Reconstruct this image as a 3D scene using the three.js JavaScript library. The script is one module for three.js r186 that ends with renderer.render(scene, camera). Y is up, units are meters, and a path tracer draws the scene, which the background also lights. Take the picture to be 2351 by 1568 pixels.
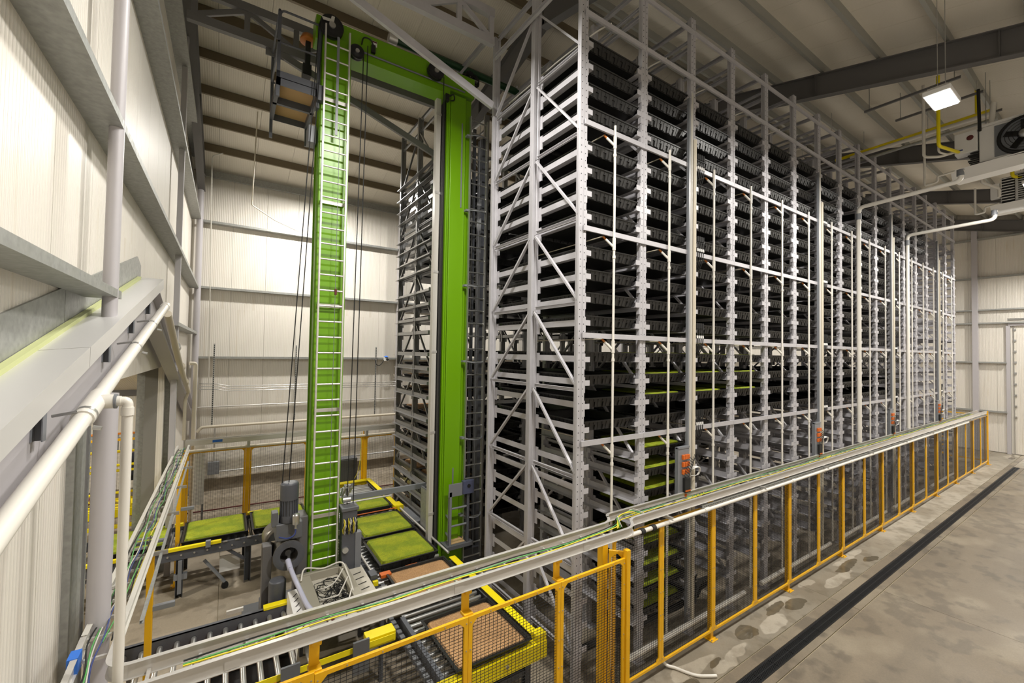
import * as THREE from 'three';
import { RoundedBoxGeometry } from 'three/addons/geometries/RoundedBoxGeometry.js';
import { MarchingCubes } from 'three/addons/objects/MarchingCubes.js';
import { mergeGeometries } from 'three/addons/utils/BufferGeometryUtils.js';
import { RectAreaLightUniformsLib } from 'three/addons/lights/RectAreaLightUniformsLib.js';

// ---------------------------------------------------------------- camera, sky, exposure
const scene = new THREE.Scene();
const camera = new THREE.PerspectiveCamera(77.471, 2351 / 1568, 0.05, 200);
camera.position.set(0, 4.7, 0);
camera.rotation.order = 'YXZ';
camera.rotation.set(0.0252903, -0.590251, 0.0163564);
const renderer = new THREE.WebGLRenderer({ antialias: true });
renderer.toneMapping = THREE.LinearToneMapping;
renderer.toneMappingExposure = 1.0;
renderer.shadowMap.enabled = true;
renderer.shadowMap.type = THREE.PCFSoftShadowMap;
scene.background = new THREE.Color(1.0, 1.0, 1.0);      // overcast sky, seen only through the open door
scene.backgroundIntensity = 6;
RectAreaLightUniformsLib.init();
const LAMP_NITS = 760;                                   // luminance of the high bay lamps
// lamps: x, y, z, power
const LAMPS = [
  [3.15, 9.0, -1.86, 1], [9.8, 9.0, -1.86, 1], [16.45, 9.0, -1.5, 1], [23.1, 9.0, -1.5, 1], [29.7, 9.0, -1.5, 1],
  [2.0, 9.5, -5.0, .55], [2.5, 10.15, -14.74, 1.25], [9.2, 10.15, -14.74, .9], [16, 10.15, -14.74, .9], [23, 10.15, -14.74, .9], [29.5, 10.15, -14.74, .9],
];

// ---------------------------------------------------------------- helpers
let seed = 20240611;
const rnd = () => { seed = (seed * 1664525 + 1013904223) >>> 0; return seed / 4294967296; };
const rr = (a, b) => a + (b - a) * rnd();
const V = (x, y, z) => new THREE.Vector3(x, y, z);
const used = new Map();
function numbered(n) { const k = used.get(n) || 0; used.set(n, k + 1); return k ? `${n}_${String(k).padStart(3, '0')}` : n; }
function tag(o, label, category, group, kind) {
  const u = {};
  if (label) u.label = label; if (category) u.category = category; if (group) u.group = group; if (kind) u.kind = kind;
  o.userData = u; return o;
}
function thing(name, label, category, pos = [0, 0, 0], group, turn = 0) {
  const o = new THREE.Group(); o.name = numbered(name); o.position.set(...pos); o.rotation.y = turn; scene.add(o);
  return tag(o, label, category, group);
}
function structure(name) { const o = new THREE.Group(); o.name = numbered(name); scene.add(o); o.userData = { kind: 'structure' }; return o; }
function shadow(m) { m.castShadow = true; m.receiveShadow = true; return m; }
function mesh(name, geo, mat, parent) { const m = shadow(new THREE.Mesh(geo, mat)); m.name = parent ? name : numbered(name); (parent || scene).add(m); return m; }
function copyOf(root, pos, label, group, turn) {
  const c = root.clone(); c.name = numbered(root.name.replace(/_\d{3}$/, '')); scene.add(c);
  if (pos) c.position.set(...pos); if (turn !== undefined) c.rotation.y = turn;
  c.userData = { ...root.userData }; if (label) c.userData.label = label; if (group) c.userData.group = group;
  return c;
}
function boxUV(g) {                                        // texture coordinates in metres, by the way each face points
  const p = g.attributes.position, n = g.attributes.normal, uv = new Float32Array(p.count * 2);
  for (let i = 0; i < p.count; i++) {
    const ax = Math.abs(n.getX(i)), ay = Math.abs(n.getY(i)), az = Math.abs(n.getZ(i));
    const x = p.getX(i), y = p.getY(i), z = p.getZ(i);
    if (ay >= ax && ay >= az) { uv[2 * i] = x; uv[2 * i + 1] = z; } else if (ax >= az) { uv[2 * i] = z; uv[2 * i + 1] = y; } else { uv[2 * i] = x; uv[2 * i + 1] = y; }
  }
  g.setAttribute('uv', new THREE.BufferAttribute(uv, 2)); return g;
}
class MB {
  constructor() { this.g = []; }
  add(g) { this.g.push(g); return this; }
  box(x0, x1, y0, y1, z0, z1) { const g = new THREE.BoxGeometry(Math.abs(x1 - x0), Math.abs(y1 - y0), Math.abs(z1 - z0)); g.translate((x0 + x1) / 2, (y0 + y1) / 2, (z0 + z1) / 2); return this.add(g); }
  rbox(x0, x1, y0, y1, z0, z1, r = 0.01) { const g = new RoundedBoxGeometry(Math.abs(x1 - x0), Math.abs(y1 - y0), Math.abs(z1 - z0), 2, r); g.translate((x0 + x1) / 2, (y0 + y1) / 2, (z0 + z1) / 2); return this.add(g); }
  sweep(poly, p, q, up = V(0, 1, 0)) {                    // a profile (points u = sideways, v = along up) pushed from p to q
    const d = q.clone().sub(p), L = d.length(); d.normalize();
    const u = new THREE.Vector3().crossVectors(up, d).normalize(), v = new THREE.Vector3().crossVectors(d, u);
    const n = poly.length, pos = [], idx = [];
    const at = (a, t) => p.clone().addScaledVector(u, a[0]).addScaledVector(v, a[1]).addScaledVector(d, t * L);
    for (let i = 0; i < n; i++) {
      const a = poly[i], b = poly[(i + 1) % n], k = pos.length / 3;
      for (const w of [at(a, 0), at(b, 0), at(b, 1), at(a, 1)]) pos.push(w.x, w.y, w.z);
      idx.push(k, k + 1, k + 2, k, k + 2, k + 3);
    }
    const tri = THREE.ShapeUtils.triangulateShape(poly.map(a => new THREE.Vector2(a[0], a[1])), []);
    for (const t of [0, 1]) { const k = pos.length / 3; for (const a of poly) { const w = at(a, t); pos.push(w.x, w.y, w.z); } for (const f of tri) t ? idx.push(k + f[0], k + f[1], k + f[2]) : idx.push(k + f[0], k + f[2], k + f[1]); }
    const area = THREE.ShapeUtils.area(poly.map(a => new THREE.Vector2(a[0], a[1])));
    if (area < 0) for (let i = 0; i < idx.length; i += 3) { const s = idx[i]; idx[i] = idx[i + 1]; idx[i + 1] = s; }
    const g = new THREE.BufferGeometry(); g.setAttribute('position', new THREE.Float32BufferAttribute(pos, 3)); g.setIndex(idx);
    const g2 = g.toNonIndexed(); g2.computeVertexNormals(); g2.setIndex([...Array(g2.attributes.position.count).keys()]);
    g2.setAttribute('uv', new THREE.BufferAttribute(new Float32Array(g2.attributes.position.count * 2), 2));
    return this.add(g2);
  }
  bar(p, q, w, h, up) { return this.sweep([[-w / 2, -h / 2], [w / 2, -h / 2], [w / 2, h / 2], [-w / 2, h / 2]], p, q, up); }
  chan(p, q, w, h, t = 0.006, up) { return this.sweep([[-w / 2, -h / 2], [w / 2, -h / 2], [w / 2, -h / 2 + t], [-w / 2 + t, -h / 2 + t], [-w / 2 + t, h / 2 - t], [w / 2, h / 2 - t], [w / 2, h / 2], [-w / 2, h / 2]], p, q, up); }
  ibeam(p, q, w, h, t = 0.014, up) { const a = w / 2, b = h / 2, s = t * 0.4; return this.sweep([[-a, -b], [a, -b], [a, -b + t], [s, -b + t], [s, b - t], [a, b - t], [a, b], [-a, b], [-a, b - t], [-s, b - t], [-s, -b + t], [-a, -b + t]], p, q, up); }
  cyl(p, q, r, n = 10, r2) {
    const d = q.clone().sub(p), L = d.length(), g = new THREE.CylinderGeometry(r2 === undefined ? r : r2, r, L, n);
    g.applyQuaternion(new THREE.Quaternion().setFromUnitVectors(V(0, 1, 0), d.normalize())); g.translate((p.x + q.x) / 2, (p.y + q.y) / 2, (p.z + q.z) / 2); return this.add(g);
  }
  pipe(pts, r, n = 8, bend = 0.08) {                      // straight runs with rounded elbows
    const path = new THREE.CurvePath(); let a = pts[0];
    for (let i = 1; i < pts.length; i++) {
      if (i === pts.length - 1) { path.add(new THREE.LineCurve3(a, pts[i])); break; }
      const i0 = pts[i].clone().sub(a), o0 = pts[i + 1].clone().sub(pts[i]), b = Math.min(bend, i0.length() * .45, o0.length() * .45);
      const s = pts[i].clone().addScaledVector(i0.normalize(), -b), e = pts[i].clone().addScaledVector(o0.normalize(), b);
      path.add(new THREE.LineCurve3(a, s)); path.add(new THREE.QuadraticBezierCurve3(s, pts[i], e)); a = e;
    }
    const P = []; for (const c of path.curves) { const k = c.isLineCurve3 ? 1 : 5; for (let j = 0; j < k; j++) P.push(c.getPoint(j / k)); } P.push(pts[pts.length - 1]);
    return this.polytube(P, r, n);
  }
  tube(pts, r, n = 6, seg) { const c = new THREE.CatmullRomCurve3(pts); return this.polytube(c.getPoints(seg || pts.length * 5), r, n); }
  polytube(P, r, n) {
    const pos = [], nor = [], idx = []; let u = null;
    for (let i = 0; i < P.length; i++) {
      const d = P[Math.min(i + 1, P.length - 1)].clone().sub(P[Math.max(i - 1, 0)]).normalize();
      if (!u) u = new THREE.Vector3().crossVectors(Math.abs(d.y) < .9 ? V(0, 1, 0) : V(1, 0, 0), d).normalize(); else { u.addScaledVector(d, -u.dot(d)).normalize(); }
      const v = new THREE.Vector3().crossVectors(d, u);
      for (let j = 0; j <= n; j++) { const a = j / n * Math.PI * 2, w = u.clone().multiplyScalar(Math.cos(a)).addScaledVector(v, Math.sin(a)); pos.push(P[i].x + w.x * r, P[i].y + w.y * r, P[i].z + w.z * r); nor.push(w.x, w.y, w.z); }
    }
    for (let i = 0; i < P.length - 1; i++) for (let j = 0; j < n; j++) { const a = i * (n + 1) + j, b = a + n + 1; idx.push(a, a + 1, b, b, a + 1, b + 1); }
    for (const e of [0, P.length - 1]) {
      const k = pos.length / 3, d = e ? P[e].clone().sub(P[e - 1]).normalize() : P[0].clone().sub(P[1]).normalize();
      for (let j = 0; j < n; j++) { const a = e * (n + 1) + j; pos.push(pos[3 * a], pos[3 * a + 1], pos[3 * a + 2]); nor.push(d.x, d.y, d.z); }
      for (let j = 1; j < n - 1; j++) e ? idx.push(k, k + j, k + j + 1) : idx.push(k, k + j + 1, k + j);
    }
    const g = new THREE.BufferGeometry(); g.setAttribute('position', new THREE.Float32BufferAttribute(pos, 3)); g.setAttribute('normal', new THREE.Float32BufferAttribute(nor, 3)); g.setIndex(idx);
    g.setAttribute('uv', new THREE.BufferAttribute(new Float32Array(pos.length / 3 * 2), 2)); return this.add(g);
  }
  lathe(prof, n, p, axis = V(0, 1, 0)) { const g = new THREE.LatheGeometry(prof.map(a => new THREE.Vector2(a[0], a[1])), n); g.applyQuaternion(new THREE.Quaternion().setFromUnitVectors(V(0, 1, 0), axis.clone().normalize())); g.translate(p.x, p.y, p.z); return this.add(g); }
  sph(p, r, n = 10, s = [1, 1, 1]) { const g = new THREE.SphereGeometry(r, n, Math.max(6, n >> 1)); g.scale(...s); g.translate(p.x, p.y, p.z); return this.add(g); }
  geo() {
    let gs = this.g.map(g => { if (!g.index) g.setIndex([...Array(g.attributes.position.count).keys()]); for (const k of Object.keys(g.attributes)) if (!['position', 'normal', 'uv'].includes(k)) g.deleteAttribute(k); return g; });
    return boxUV(gs.length === 1 ? gs[0] : mergeGeometries(gs));
  }
  each(name, mat, parent) { for (const g of this.g) { const b = new MB(); b.g = [g]; b.build(name, mat, parent); } }
  build(name, mat, parent) { return mesh(name, this.geo(), mat, parent); }
}
const mb = () => new MB();
function stuff(m) { m.userData = { ...m.userData, kind: 'stuff' }; return m; }

// ---------------------------------------------------------------- textures
function hash2(x, y, s) { let h = (x * 374761393 + y * 668265263 + s * 1442695041) | 0; h = Math.imul(h ^ (h >>> 13), 1274126177); h ^= h >>> 16; return (h >>> 0) / 4294967296; }
function vnoise(x, y, per, s) {                            // value noise that repeats after per cells
  const xi = Math.floor(x), yi = Math.floor(y), fx = x - xi, fy = y - yi, u = fx * fx * (3 - 2 * fx), v = fy * fy * (3 - 2 * fy), m = a => ((a % per) + per) % per;
  const a = hash2(m(xi), m(yi), s), b = hash2(m(xi + 1), m(yi), s), c = hash2(m(xi), m(yi + 1), s), d = hash2(m(xi + 1), m(yi + 1), s);
  return a + (b - a) * u + (c - a) * v + (a - b - c + d) * u * v;
}
function fbm(x, y, per, oct, s) { let t = 0, a = .5, n = 0; for (let i = 0; i < oct; i++) { t += a * vnoise(x, y, per, s + i); n += a; x *= 2; y *= 2; per *= 2; a *= .5; } return t / n; }
const srgb = v => Math.round(255 * Math.min(1, Math.max(0, v <= 0.0031308 ? 12.92 * v : 1.055 * Math.pow(v, 1 / 2.4) - 0.055)));
function tex(w, h, fn, opt = {}) {                         // fn(u, v) -> [r, g, b] linear for colour maps, or one number
  const d = new Uint8Array(w * h * 4);
  for (let j = 0; j < h; j++) for (let i = 0; i < w; i++) {
    const c = fn(i / w, j / h), k = 4 * (j * w + i);
    if (opt.colour) { d[k] = srgb(c[0]); d[k + 1] = srgb(c[1]); d[k + 2] = srgb(c[2]); } else { d[k] = d[k + 1] = d[k + 2] = Math.round(255 * Math.min(1, Math.max(0, c))); }
    d[k + 3] = 255;
  }
  const t = new THREE.DataTexture(d, w, h); t.wrapS = t.wrapT = THREE.RepeatWrapping; t.magFilter = THREE.LinearFilter; t.minFilter = THREE.LinearMipmapLinearFilter; t.generateMipmaps = true;
  if (opt.colour) t.colorSpace = THREE.SRGBColorSpace;
  if (opt.size) t.repeat.set(1 / opt.size[0], 1 / opt.size[1]); if (opt.off) t.offset.set(...opt.off);
  t.needsUpdate = true; return t;
}
const mix = (a, b, t) => a.map((v, i) => v + (b[i] - v) * t);
const sm = (a, b, x) => { const t = Math.min(1, Math.max(0, (x - a) / (b - a))); return t * t * (3 - 2 * t); };

const spangle = tex(256, 256, (u, v) => .42 + .3 * fbm(u * 16, v * 16, 16, 3, 5), { size: [.8, .8] });
const galvCol = tex(256, 256, (u, v) => { const n = fbm(u * 24, v * 24, 24, 3, 9); return [.30 + .12 * n, .305 + .12 * n, .29 + .12 * n]; }, { colour: true, size: [.7, .7] });
const ribBump = tex(256, 8, u => { const t = (u * 20) % 1; return sm(.0, .12, t) * (1 - sm(.42, .54, t)) * .9; }, { size: [1, 1] });
const ribBumpRoof = ribBump;
const panelRough = tex(256, 256, (u, v) => .36 + .12 * fbm(u * 32, v * 32, 32, 3, 21), { size: [1.3, 1.7] });
const panelCol = tex(512, 512, (u, v) => {                 // off-white sheet with thin rusty runs and scuffs
  const a = fbm(u * 8, v * 2, 8, 3, 31), run = Math.pow(vnoise(u * 64, v * 4, 64, 33), 10) * vnoise(u * 32, v * 16, 32, 35);
  const s = .96 + .05 * a; return mix([.76 * s, .72 * s, .65 * s], [.45, .33, .16], .5 * run);
}, { colour: true, size: [4, 6] });
const paintRough = tex(256, 256, (u, v) => .38 + .16 * fbm(u * 16, v * 16, 16, 4, 41), { size: [.6, .6] });
const greyCol = tex(256, 256, (u, v) => { const n = fbm(u * 16, v * 16, 16, 4, 44); const s = .92 + .14 * n; return [.455 * s, .445 * s, .47 * s]; }, { colour: true, size: [1.4, 1.4] });
const yellowCol = tex(256, 256, (u, v) => { const n = fbm(u * 12, v * 12, 12, 4, 47), c = vnoise(u * 90, v * 90, 90, 48) > .985 ? .55 : 1; const s = (.93 + .12 * n) * c; return [.80 * s, .43 * s, .006]; }, { colour: true, size: [1.2, 1.2] });
function concrete(base, dark, light, s) {
  return (u, v) => {
    const a = fbm(u * 6, v * 6, 6, 5, s), b = fbm(u * 24, v * 24, 24, 4, s + 7), g = vnoise(u * 512, v * 512, 512, s + 9), c = fbm(u * 3, v * 12, 3, 4, s + 13);
    let q = mix(base, light, sm(.42, .66, a)); q = mix(q, dark, .55 * sm(.5, .72, b) + .35 * sm(.5, .75, c));
    return q.map(w => w * (.93 + .14 * g));
  };
}
const floorCol = tex(1024, 1024, concrete([.205, .165, .115], [.115, .094, .068], [.275, .23, .165], 51), { colour: true, size: [7.3, 5.9] });
const floorRough = tex(512, 512, (u, v) => .42 + .25 * fbm(u * 8, v * 8, 8, 4, 58), { size: [5, 5] });
const paleCol = tex(1024, 1024, concrete([.27, .225, .165], [.17, .14, .10], [.35, .30, .23], 61), { colour: true, size: [5.3, 4.7] });
// the damp strip by the fence: x from 4 to 30, z from -4.4 to -3.5; dry pale islands, damp ground and wet puddles with their tide marks
const DRY = [[5.95, -3.86, .62, .13], [6.45, -3.62, .30, .10], [6.95, -3.70, .34, .10], [8.15, -3.74, .5, .13], [8.9, -4.0, .4, .12], [10.2, -4.0, .3, .1], [10.9, -3.7, .7, .12], [12.2, -4.0, .8, .1]];
const WETS = [[6.28, -3.74, .17, .055], [7.45, -3.86, .33, .14], [9.15, -3.80, .34, .10], [8.6, -3.93, .4, .09], [11.8, -3.86, .55, .12], [12.7, -3.66, .4, .09], [5.4, -3.66, .4, .12]];
function blobs(L, x, z, s) {
  let m = -1; const wx = x + .42 * (fbm(x * 1.7 + 40, z * 3 + 40, 4096, 4, s) - .5), wz = z + .20 * (fbm(x * 2.1 + 9, z * 3 + 70, 4096, 4, s + 2) - .5);
  for (const [a, b, c, d] of L) m = Math.max(m, 1 - Math.hypot((wx - a) / c, (wz - b) / d)); return m;
}
function wetAt(x, z) {
  const far = sm(12.5, 15, x), damp = (1 - sm(.0, .10, blobs(DRY, x, z, 71))) * (1 - far) + far * .5 * sm(.5, .6, fbm(x * .9, z * 2 + 30, 4096, 4, 77));
  return Math.max(.52 * damp, sm(.0, .07, blobs(WETS, x, z, 74)));
}
const stripBase = concrete([.36, .315, .245], [.26, .225, .17], [.44, .395, .32], 66);
const stripCol = tex(2048, 128, (u, v) => { const x = 4 + u * 26, z = -4.4 + v * 1.0, q = stripBase((x / 4) % 1, ((z + 8) / 4) % 1); return mix(q, [q[0] * .33, q[1] * .31, q[2] * .27], wetAt(x, z)); }, { colour: true, size: [26, 1], off: [-4 / 26, 4.4] });
const stripRough = tex(2048, 128, (u, v) => { const x = 4 + u * 26, z = -4.4 + v * 1.0; return .6 - .42 * wetAt(x, z); }, { size: [26, 1], off: [-4 / 26, 4.4] });
const grassCol = tex(512, 512, (u, v) => {
  const a = fbm(u * 5, v * 5, 5, 4, 81), b = fbm(u * 40, v * 40, 40, 3, 83), g = vnoise(u * 180, v * 180, 180, 85);
  let q = mix([.225, .30, .003], [.33, .37, .004], sm(.35, .68, a)); q = mix(q, [.13, .20, .004], .30 * sm(.55, .75, b)); return q.map(w => w * (.72 + .42 * g));
}, { colour: true, size: [1.35, 1.35] });
const grassBump = tex(512, 512, (u, v) => vnoise(u * 160, v * 160, 160, 87) * .6 + .4 * fbm(u * 30, v * 30, 30, 3, 88), { size: [1.35, 1.35] });
const grainCol = tex(512, 512, (u, v) => {
  const g = vnoise(u * 150, v * 150, 150, 91), h = vnoise(u * 230, v * 230, 230, 92), a = fbm(u * 4, v * 4, 4, 3, 93);
  return mix(mix([.30, .155, .062], [.56, .34, .16], g), [.13, .06, .02], .6 * sm(.6, .95, h)).map(w => w * (.85 + .3 * a));
}, { colour: true, size: [.95, .95] });
const grainBump = tex(512, 512, (u, v) => vnoise(u * 150, v * 150, 150, 91), { size: [.95, .95] });
const alCol = tex(256, 256, (u, v) => { const n = fbm(u * 4, v * 32, 4, 4, 95); const s = .9 + .18 * n; return [.66 * s, .64 * s, .61 * s]; }, { colour: true, size: [1, 1] });

const std = (o) => new THREE.MeshStandardMaterial(o);
const lin = (r, g, b) => new THREE.Color().setRGB(r, g, b);
const M = {
  panel: std({ map: panelCol, roughnessMap: panelRough, roughness: 1, bumpMap: ribBump, bumpScale: .0035 }),
  roof: std({ color: lin(.74, .69, .60), roughness: .5, bumpMap: ribBumpRoof, bumpScale: .0025 }),
  backing: std({ color: lin(.22, .21, .19), roughness: .9 }),
  galv: std({ map: galvCol, roughnessMap: spangle, roughness: 1, metalness: .55 }),
  purlin: std({ color: lin(.36, .36, .33), roughness: .5, metalness: .3 }),
  purlinBrown: std({ color: lin(.19, .15, .095), roughness: .55, metalness: .2 }),
  steel: std({ color: lin(.13, .125, .125), roughness: .55 }),
  column: std({ color: lin(.47, .45, .47), roughness: .45 }),
  rack: std({ map: greyCol, roughnessMap: paintRough, roughness: 1, metalness: .12 }),
  rackGalv: std({ color: lin(.36, .36, .36), roughness: .34, metalness: .75 }),
  green: std({ color: lin(.155, .36, .002), roughness: .34 }),
  greenEdge: std({ color: lin(.14, .32, .006), roughness: .3 }),
  darkGreen: std({ color: lin(.012, .05, .018), roughness: .4 }),
  yellow: std({ map: yellowCol, roughness: .4 }),
  lemon: std({ color: lin(.88, .72, .004), roughness: .38 }),
  black: std({ color: lin(.012, .012, .013), roughness: .42 }),
  plastic: std({ color: lin(.013, .0125, .012), roughness: .40 }),
  wire: std({ color: lin(.02, .02, .022), roughness: .45, metalness: .3 }),
  grey: std({ color: lin(.085, .09, .105), roughness: .42 }),
  midGrey: std({ color: lin(.2, .21, .23), roughness: .42 }),
  zinc: std({ color: lin(.58, .58, .57), roughness: .3, metalness: .85 }),
  alu: std({ map: alCol, roughness: .34, metalness: .45 }),
  aluPaint: std({ color: lin(.62, .60, .55), roughness: .4, metalness: .1 }),
  pvc: std({ color: lin(.74, .71, .65), roughness: .33 }),
  pvcOld: std({ color: lin(.62, .56, .45), roughness: .4 }),
  white: std({ color: lin(.80, .79, .77), roughness: .4 }),
  cladding: std({ color: lin(.62, .61, .60), roughness: .33, metalness: .15 }),
  foam: std({ color: lin(.50, .53, .26), roughness: .8 }),
  floor: std({ map: floorCol, roughnessMap: floorRough, roughness: 1 }),
  pale: std({ map: paleCol, roughness: .6 }),
  strip: std({ map: stripCol, roughnessMap: stripRough, roughness: 1 }),
  curb: std({ map: paleCol, color: lin(.75, .74, .72), roughness: .8 }),
  sealant: std({ color: lin(.5, .43, .28), roughness: .8 }),
  grate: std({ color: lin(.018, .019, .022), roughness: .5, metalness: .4 }),
  grass: std({ map: grassCol, bumpMap: grassBump, bumpScale: .008, roughness: .85 }),
  grain: std({ map: grainCol, bumpMap: grainBump, bumpScale: .006, roughness: .9 }),
  orange: std({ color: lin(.62, .13, .012), roughness: .5 }),
  orangeBeam: std({ color: lin(.5, .16, .02), roughness: .5 }),
  cableY: std({ color: lin(.78, .66, .03), roughness: .45 }),
  cableG: std({ color: lin(.10, .38, .10), roughness: .45 }),
  cableB: std({ color: lin(.03, .05, .2), roughness: .45 }),
  blueTape: std({ color: lin(.03, .16, .62), roughness: .5 }),
  wood: std({ color: lin(.55, .36, .17), roughness: .8 }),
  rubber: std({ color: lin(.01, .01, .01), roughness: .7 }),
  lamp: new THREE.MeshStandardMaterial({ color: 0xffffff, emissive: 0xffffff, emissiveIntensity: 14, roughness: .5 }),
  cast: std({ color: lin(.12, .125, .135), roughness: .5 }),
  drum: std({ color: lin(.30, .285, .26), roughness: .33, metalness: .6 }),
  skin: std({ color: lin(.55, .27, .19), roughness: .6 }),
  hair: std({ color: lin(.03, .022, .02), roughness: .6 }),
  navy: std({ color: lin(.014, .018, .035), roughness: .8 }),
  maroon: std({ color: lin(.11, .022, .02), roughness: .8 }),
};
// ---------------------------------------------------------------- floor
const XL = -9, XR = 32.9, ZB = -17.3, ZF = 2.3, RIDGE = -7.65;
const roofY = z => 13.0 - .25 * Math.abs(z - RIDGE);
const floor = structure('floor');
function slabs(x0, x1, dx, z0, z1, dz, mat, top = 0) {
  for (let x = x0; x < x1 - .01; x += dx) for (let z = z0; z < z1 - .01; z += dz) {
    const a = Math.min(x + dx, x1), b = Math.min(z + dz, z1);
    mb().box(x + .004, a - .004, top - .2, top, z + .004, b - .004).build('floor_slab', mat, floor);
  }
}
slabs(XL, 4.4, 4.5, ZB - .2, -4.45, 4.3, M.pale);
slabs(4.4, XR + .2, 6, ZB - .2, -4.45, 4.3, M.pale);
slabs(XL, 1.55, 6, -4.45, ZF, 3.4, M.floor);
slabs(1.55, XR + .2, 4.2, -4.45, -3.522, .928, M.strip);
slabs(1.55, XR + .2, 8.4, -3.512, -3.352, .16, M.floor);
slabs(1.55, 29, 8.4, -3.152, -3.035, .117, M.floor);
slabs(1.55, 29, 9.6, -3.025, ZF, 5.325, M.floor);
slabs(29, XR + .2, 4.2, -3.352, ZF, 5.652, M.pale);
mb().box(XL, XR, -.4, -.02, ZB - .2, ZF).build('floor_sealant', M.sealant, floor);
{ // drain channel along the walkway: a lined trough and loose grates
  const d = thing('floor_drain', 'long black slotted drain channel set in the concrete walkway', 'drain', [0, 0, 0]);
  mb().box(1.6, 28.9, -.018, -.001, -3.35, -3.336).box(1.6, 28.9, -.018, -.001, -3.168, -3.154).box(1.6, 28.9, -.0195, -.018, -3.336, -3.168).build('channel', M.black, d);
  const g = mb(); for (const z of [-3.333, -3.252, -3.174]) g.box(0, .496, -.016, -.001, z, z + .01);
  for (let i = 0; i < 17; i++) g.box(.004 + i * .029, .018 + i * .029, -.016, -.002, -3.333, -3.166);
  const gg = g.geo();
  for (let x = 1.6; x < 28.8; x += .5) mesh('grate', gg, M.grate, d).position.x = x;
}
// ---------------------------------------------------------------- walls
const PANEL = .994;
function girt(b, p, q, up) { return b.sweep([[-.125, 0], [.125, 0], [.125, .07], [.118, .07], [.118, .006], [-.118, .006], [-.118, .07], [-.125, .07]], p, q, up); }
const wallBack = structure('wall_back');
mb().box(XL, XR, 0, 10.55, ZB - .3, ZB - .101).build('wall_core', M.backing, wallBack);
{
  const variants = [0, 1, 2, 3].map(k => { const g = mb().box(k * 1.37, k * 1.37 + PANEL, .02, 10.5, ZB - .1, ZB).geo(); return g.translate(-k * 1.37, 0, 0); });
  for (let i = 0, x = XL + .08; x < XR - .5; x += 1, i++) mesh('wall_panel', variants[(i * 7) % 4], M.panel, wallBack).position.x = x;
  for (const y of [8.79, 6.62, 4.33]) girt(mb(), V(-.78, y, ZB + .125), V(XR, y, ZB + .125)).build('girt', M.galv, wallBack);
  mb().chan(V(-.78, 10.42, ZB + .16), V(XR, 10.42, ZB + .16), .09, .22).build('eave_strut', M.galv, wallBack);
  mb().box(XL, XR, 0, .38, ZB, ZB + .16).build('curb', M.curb, wallBack);
}
// end walls follow the roof; the one behind the conveyors has an opening into the lower bay next door
function endWall(name, face, side, z0, z1, open) {         // side: +1 when the hall lies towards +x
  const w = structure(name);
  for (let z = z0; z < z1 - .05; z += 1) {
    const a = z, b = Math.min(z + 1, z1), m = (a + b) / 2, cut = open && m > open[0] && m < open[1];
    const shape = (e, y0) => { const P = [[-(b + e), y0], [-(b + e), roofY(b)], [-(a - e), roofY(a)], [-(a - e), y0]]; if (a < RIDGE && b > RIDGE) P.splice(2, 0, [-RIDGE, roofY(RIDGE)]); return P.reverse(); };
    const x = [face, face - side * .1].sort((p, q) => p - q), c = [face - side * .101, face - side * .3].sort((p, q) => p - q);
    mb().sweep(shape(-.003, cut ? open[2] : .02), V(x[0], 0, 0), V(x[1], 0, 0)).build('wall_panel', M.panel, w);
    mb().sweep(shape(.001, cut ? open[2] : 0), V(c[0], 0, 0), V(c[1], 0, 0)).build('wall_core', M.backing, w);
  }
  return w;
}
const wallLeft = endWall('wall_left', -1.05, 1, ZB, ZF, [-11.5, -5.35, 4.3]);
for (const [y, z0, z1] of [[5.12, ZF, -5.15], [5.12, -10.6, -17.1], [6.6, ZF, -17.1], [8.84, ZF, -17.1], [10.6, ZF, -16.4], [12.0, -2.6, -11.4]])
  girt(mb(), V(-.925, y, z0), V(-.925, y, z1)).build('girt', M.galv, wallLeft);
const wallRight = endWall('wall_right', XR, -1, ZB, ZF, [-3.8, .7, 6.5]);
for (const y of [2.03, 4.54, 6.57, 7.26, 8.95, 11.0]) girt(mb(), V(XR - .125, y, ZB + .2), V(XR - .125, y, y < 6.5 ? -3.95 : ZF)).build('girt', M.galv, wallRight);
const wallFront = structure('wall_front');
mb().box(XL, XR + .3, 0, 10.6, ZF, ZF + .3).build('wall_panel', M.panel, wallFront);
// ---------------------------------------------------------------- roof
const ceiling = structure('ceiling');
for (let x = -1.35; x < XR + .3; x += 1) for (const s of [0, 1]) {
  const P = s ? [[RIDGE, 13.0], [ZF + .35, roofY(ZF + .35)], [ZF + .35, roofY(ZF + .35) + .1], [RIDGE, 13.1]] : [[ZB - .35, roofY(ZB - .35)], [RIDGE, 13.0], [RIDGE, 13.1], [ZB - .35, roofY(ZB - .35) + .1]];
  mb().sweep(P.map(([z, y]) => [-z, y]), V(x, 0, 0), V(Math.min(x + PANEL, XR + .35), 0, 0)).build('roof_panel', M.roof, ceiling);
}
mb().sweep([[-(ZF + .4), roofY(ZF + .4) + .101], [-(ZF + .4), roofY(ZF + .4) + .25], [-RIDGE, 13.3], [-(ZB - .4), roofY(ZB - .4) + .25], [-(ZB - .4), roofY(ZB - .4) + .101], [-RIDGE, 13.101]], V(-1.4, 0, 0), V(XR + .4, 0, 0)).build('roof_core', M.backing, ceiling);
for (const z of [-15.91, -14.74, -13.57, -12.42, -11.28, -10.14, -9.0, -8.0, -7.3, -6.82, -5.7, -4.55, -3.42, -2.28, -1.14, 0, 1.14])
  mb().chan(V(-.95, roofY(z) - .115, z), V(XR - .05, roofY(z) - .115, z), .07, .22, .006).build('purlin', z < -7.9 ? M.purlinBrown : M.purlin, ceiling);
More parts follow.
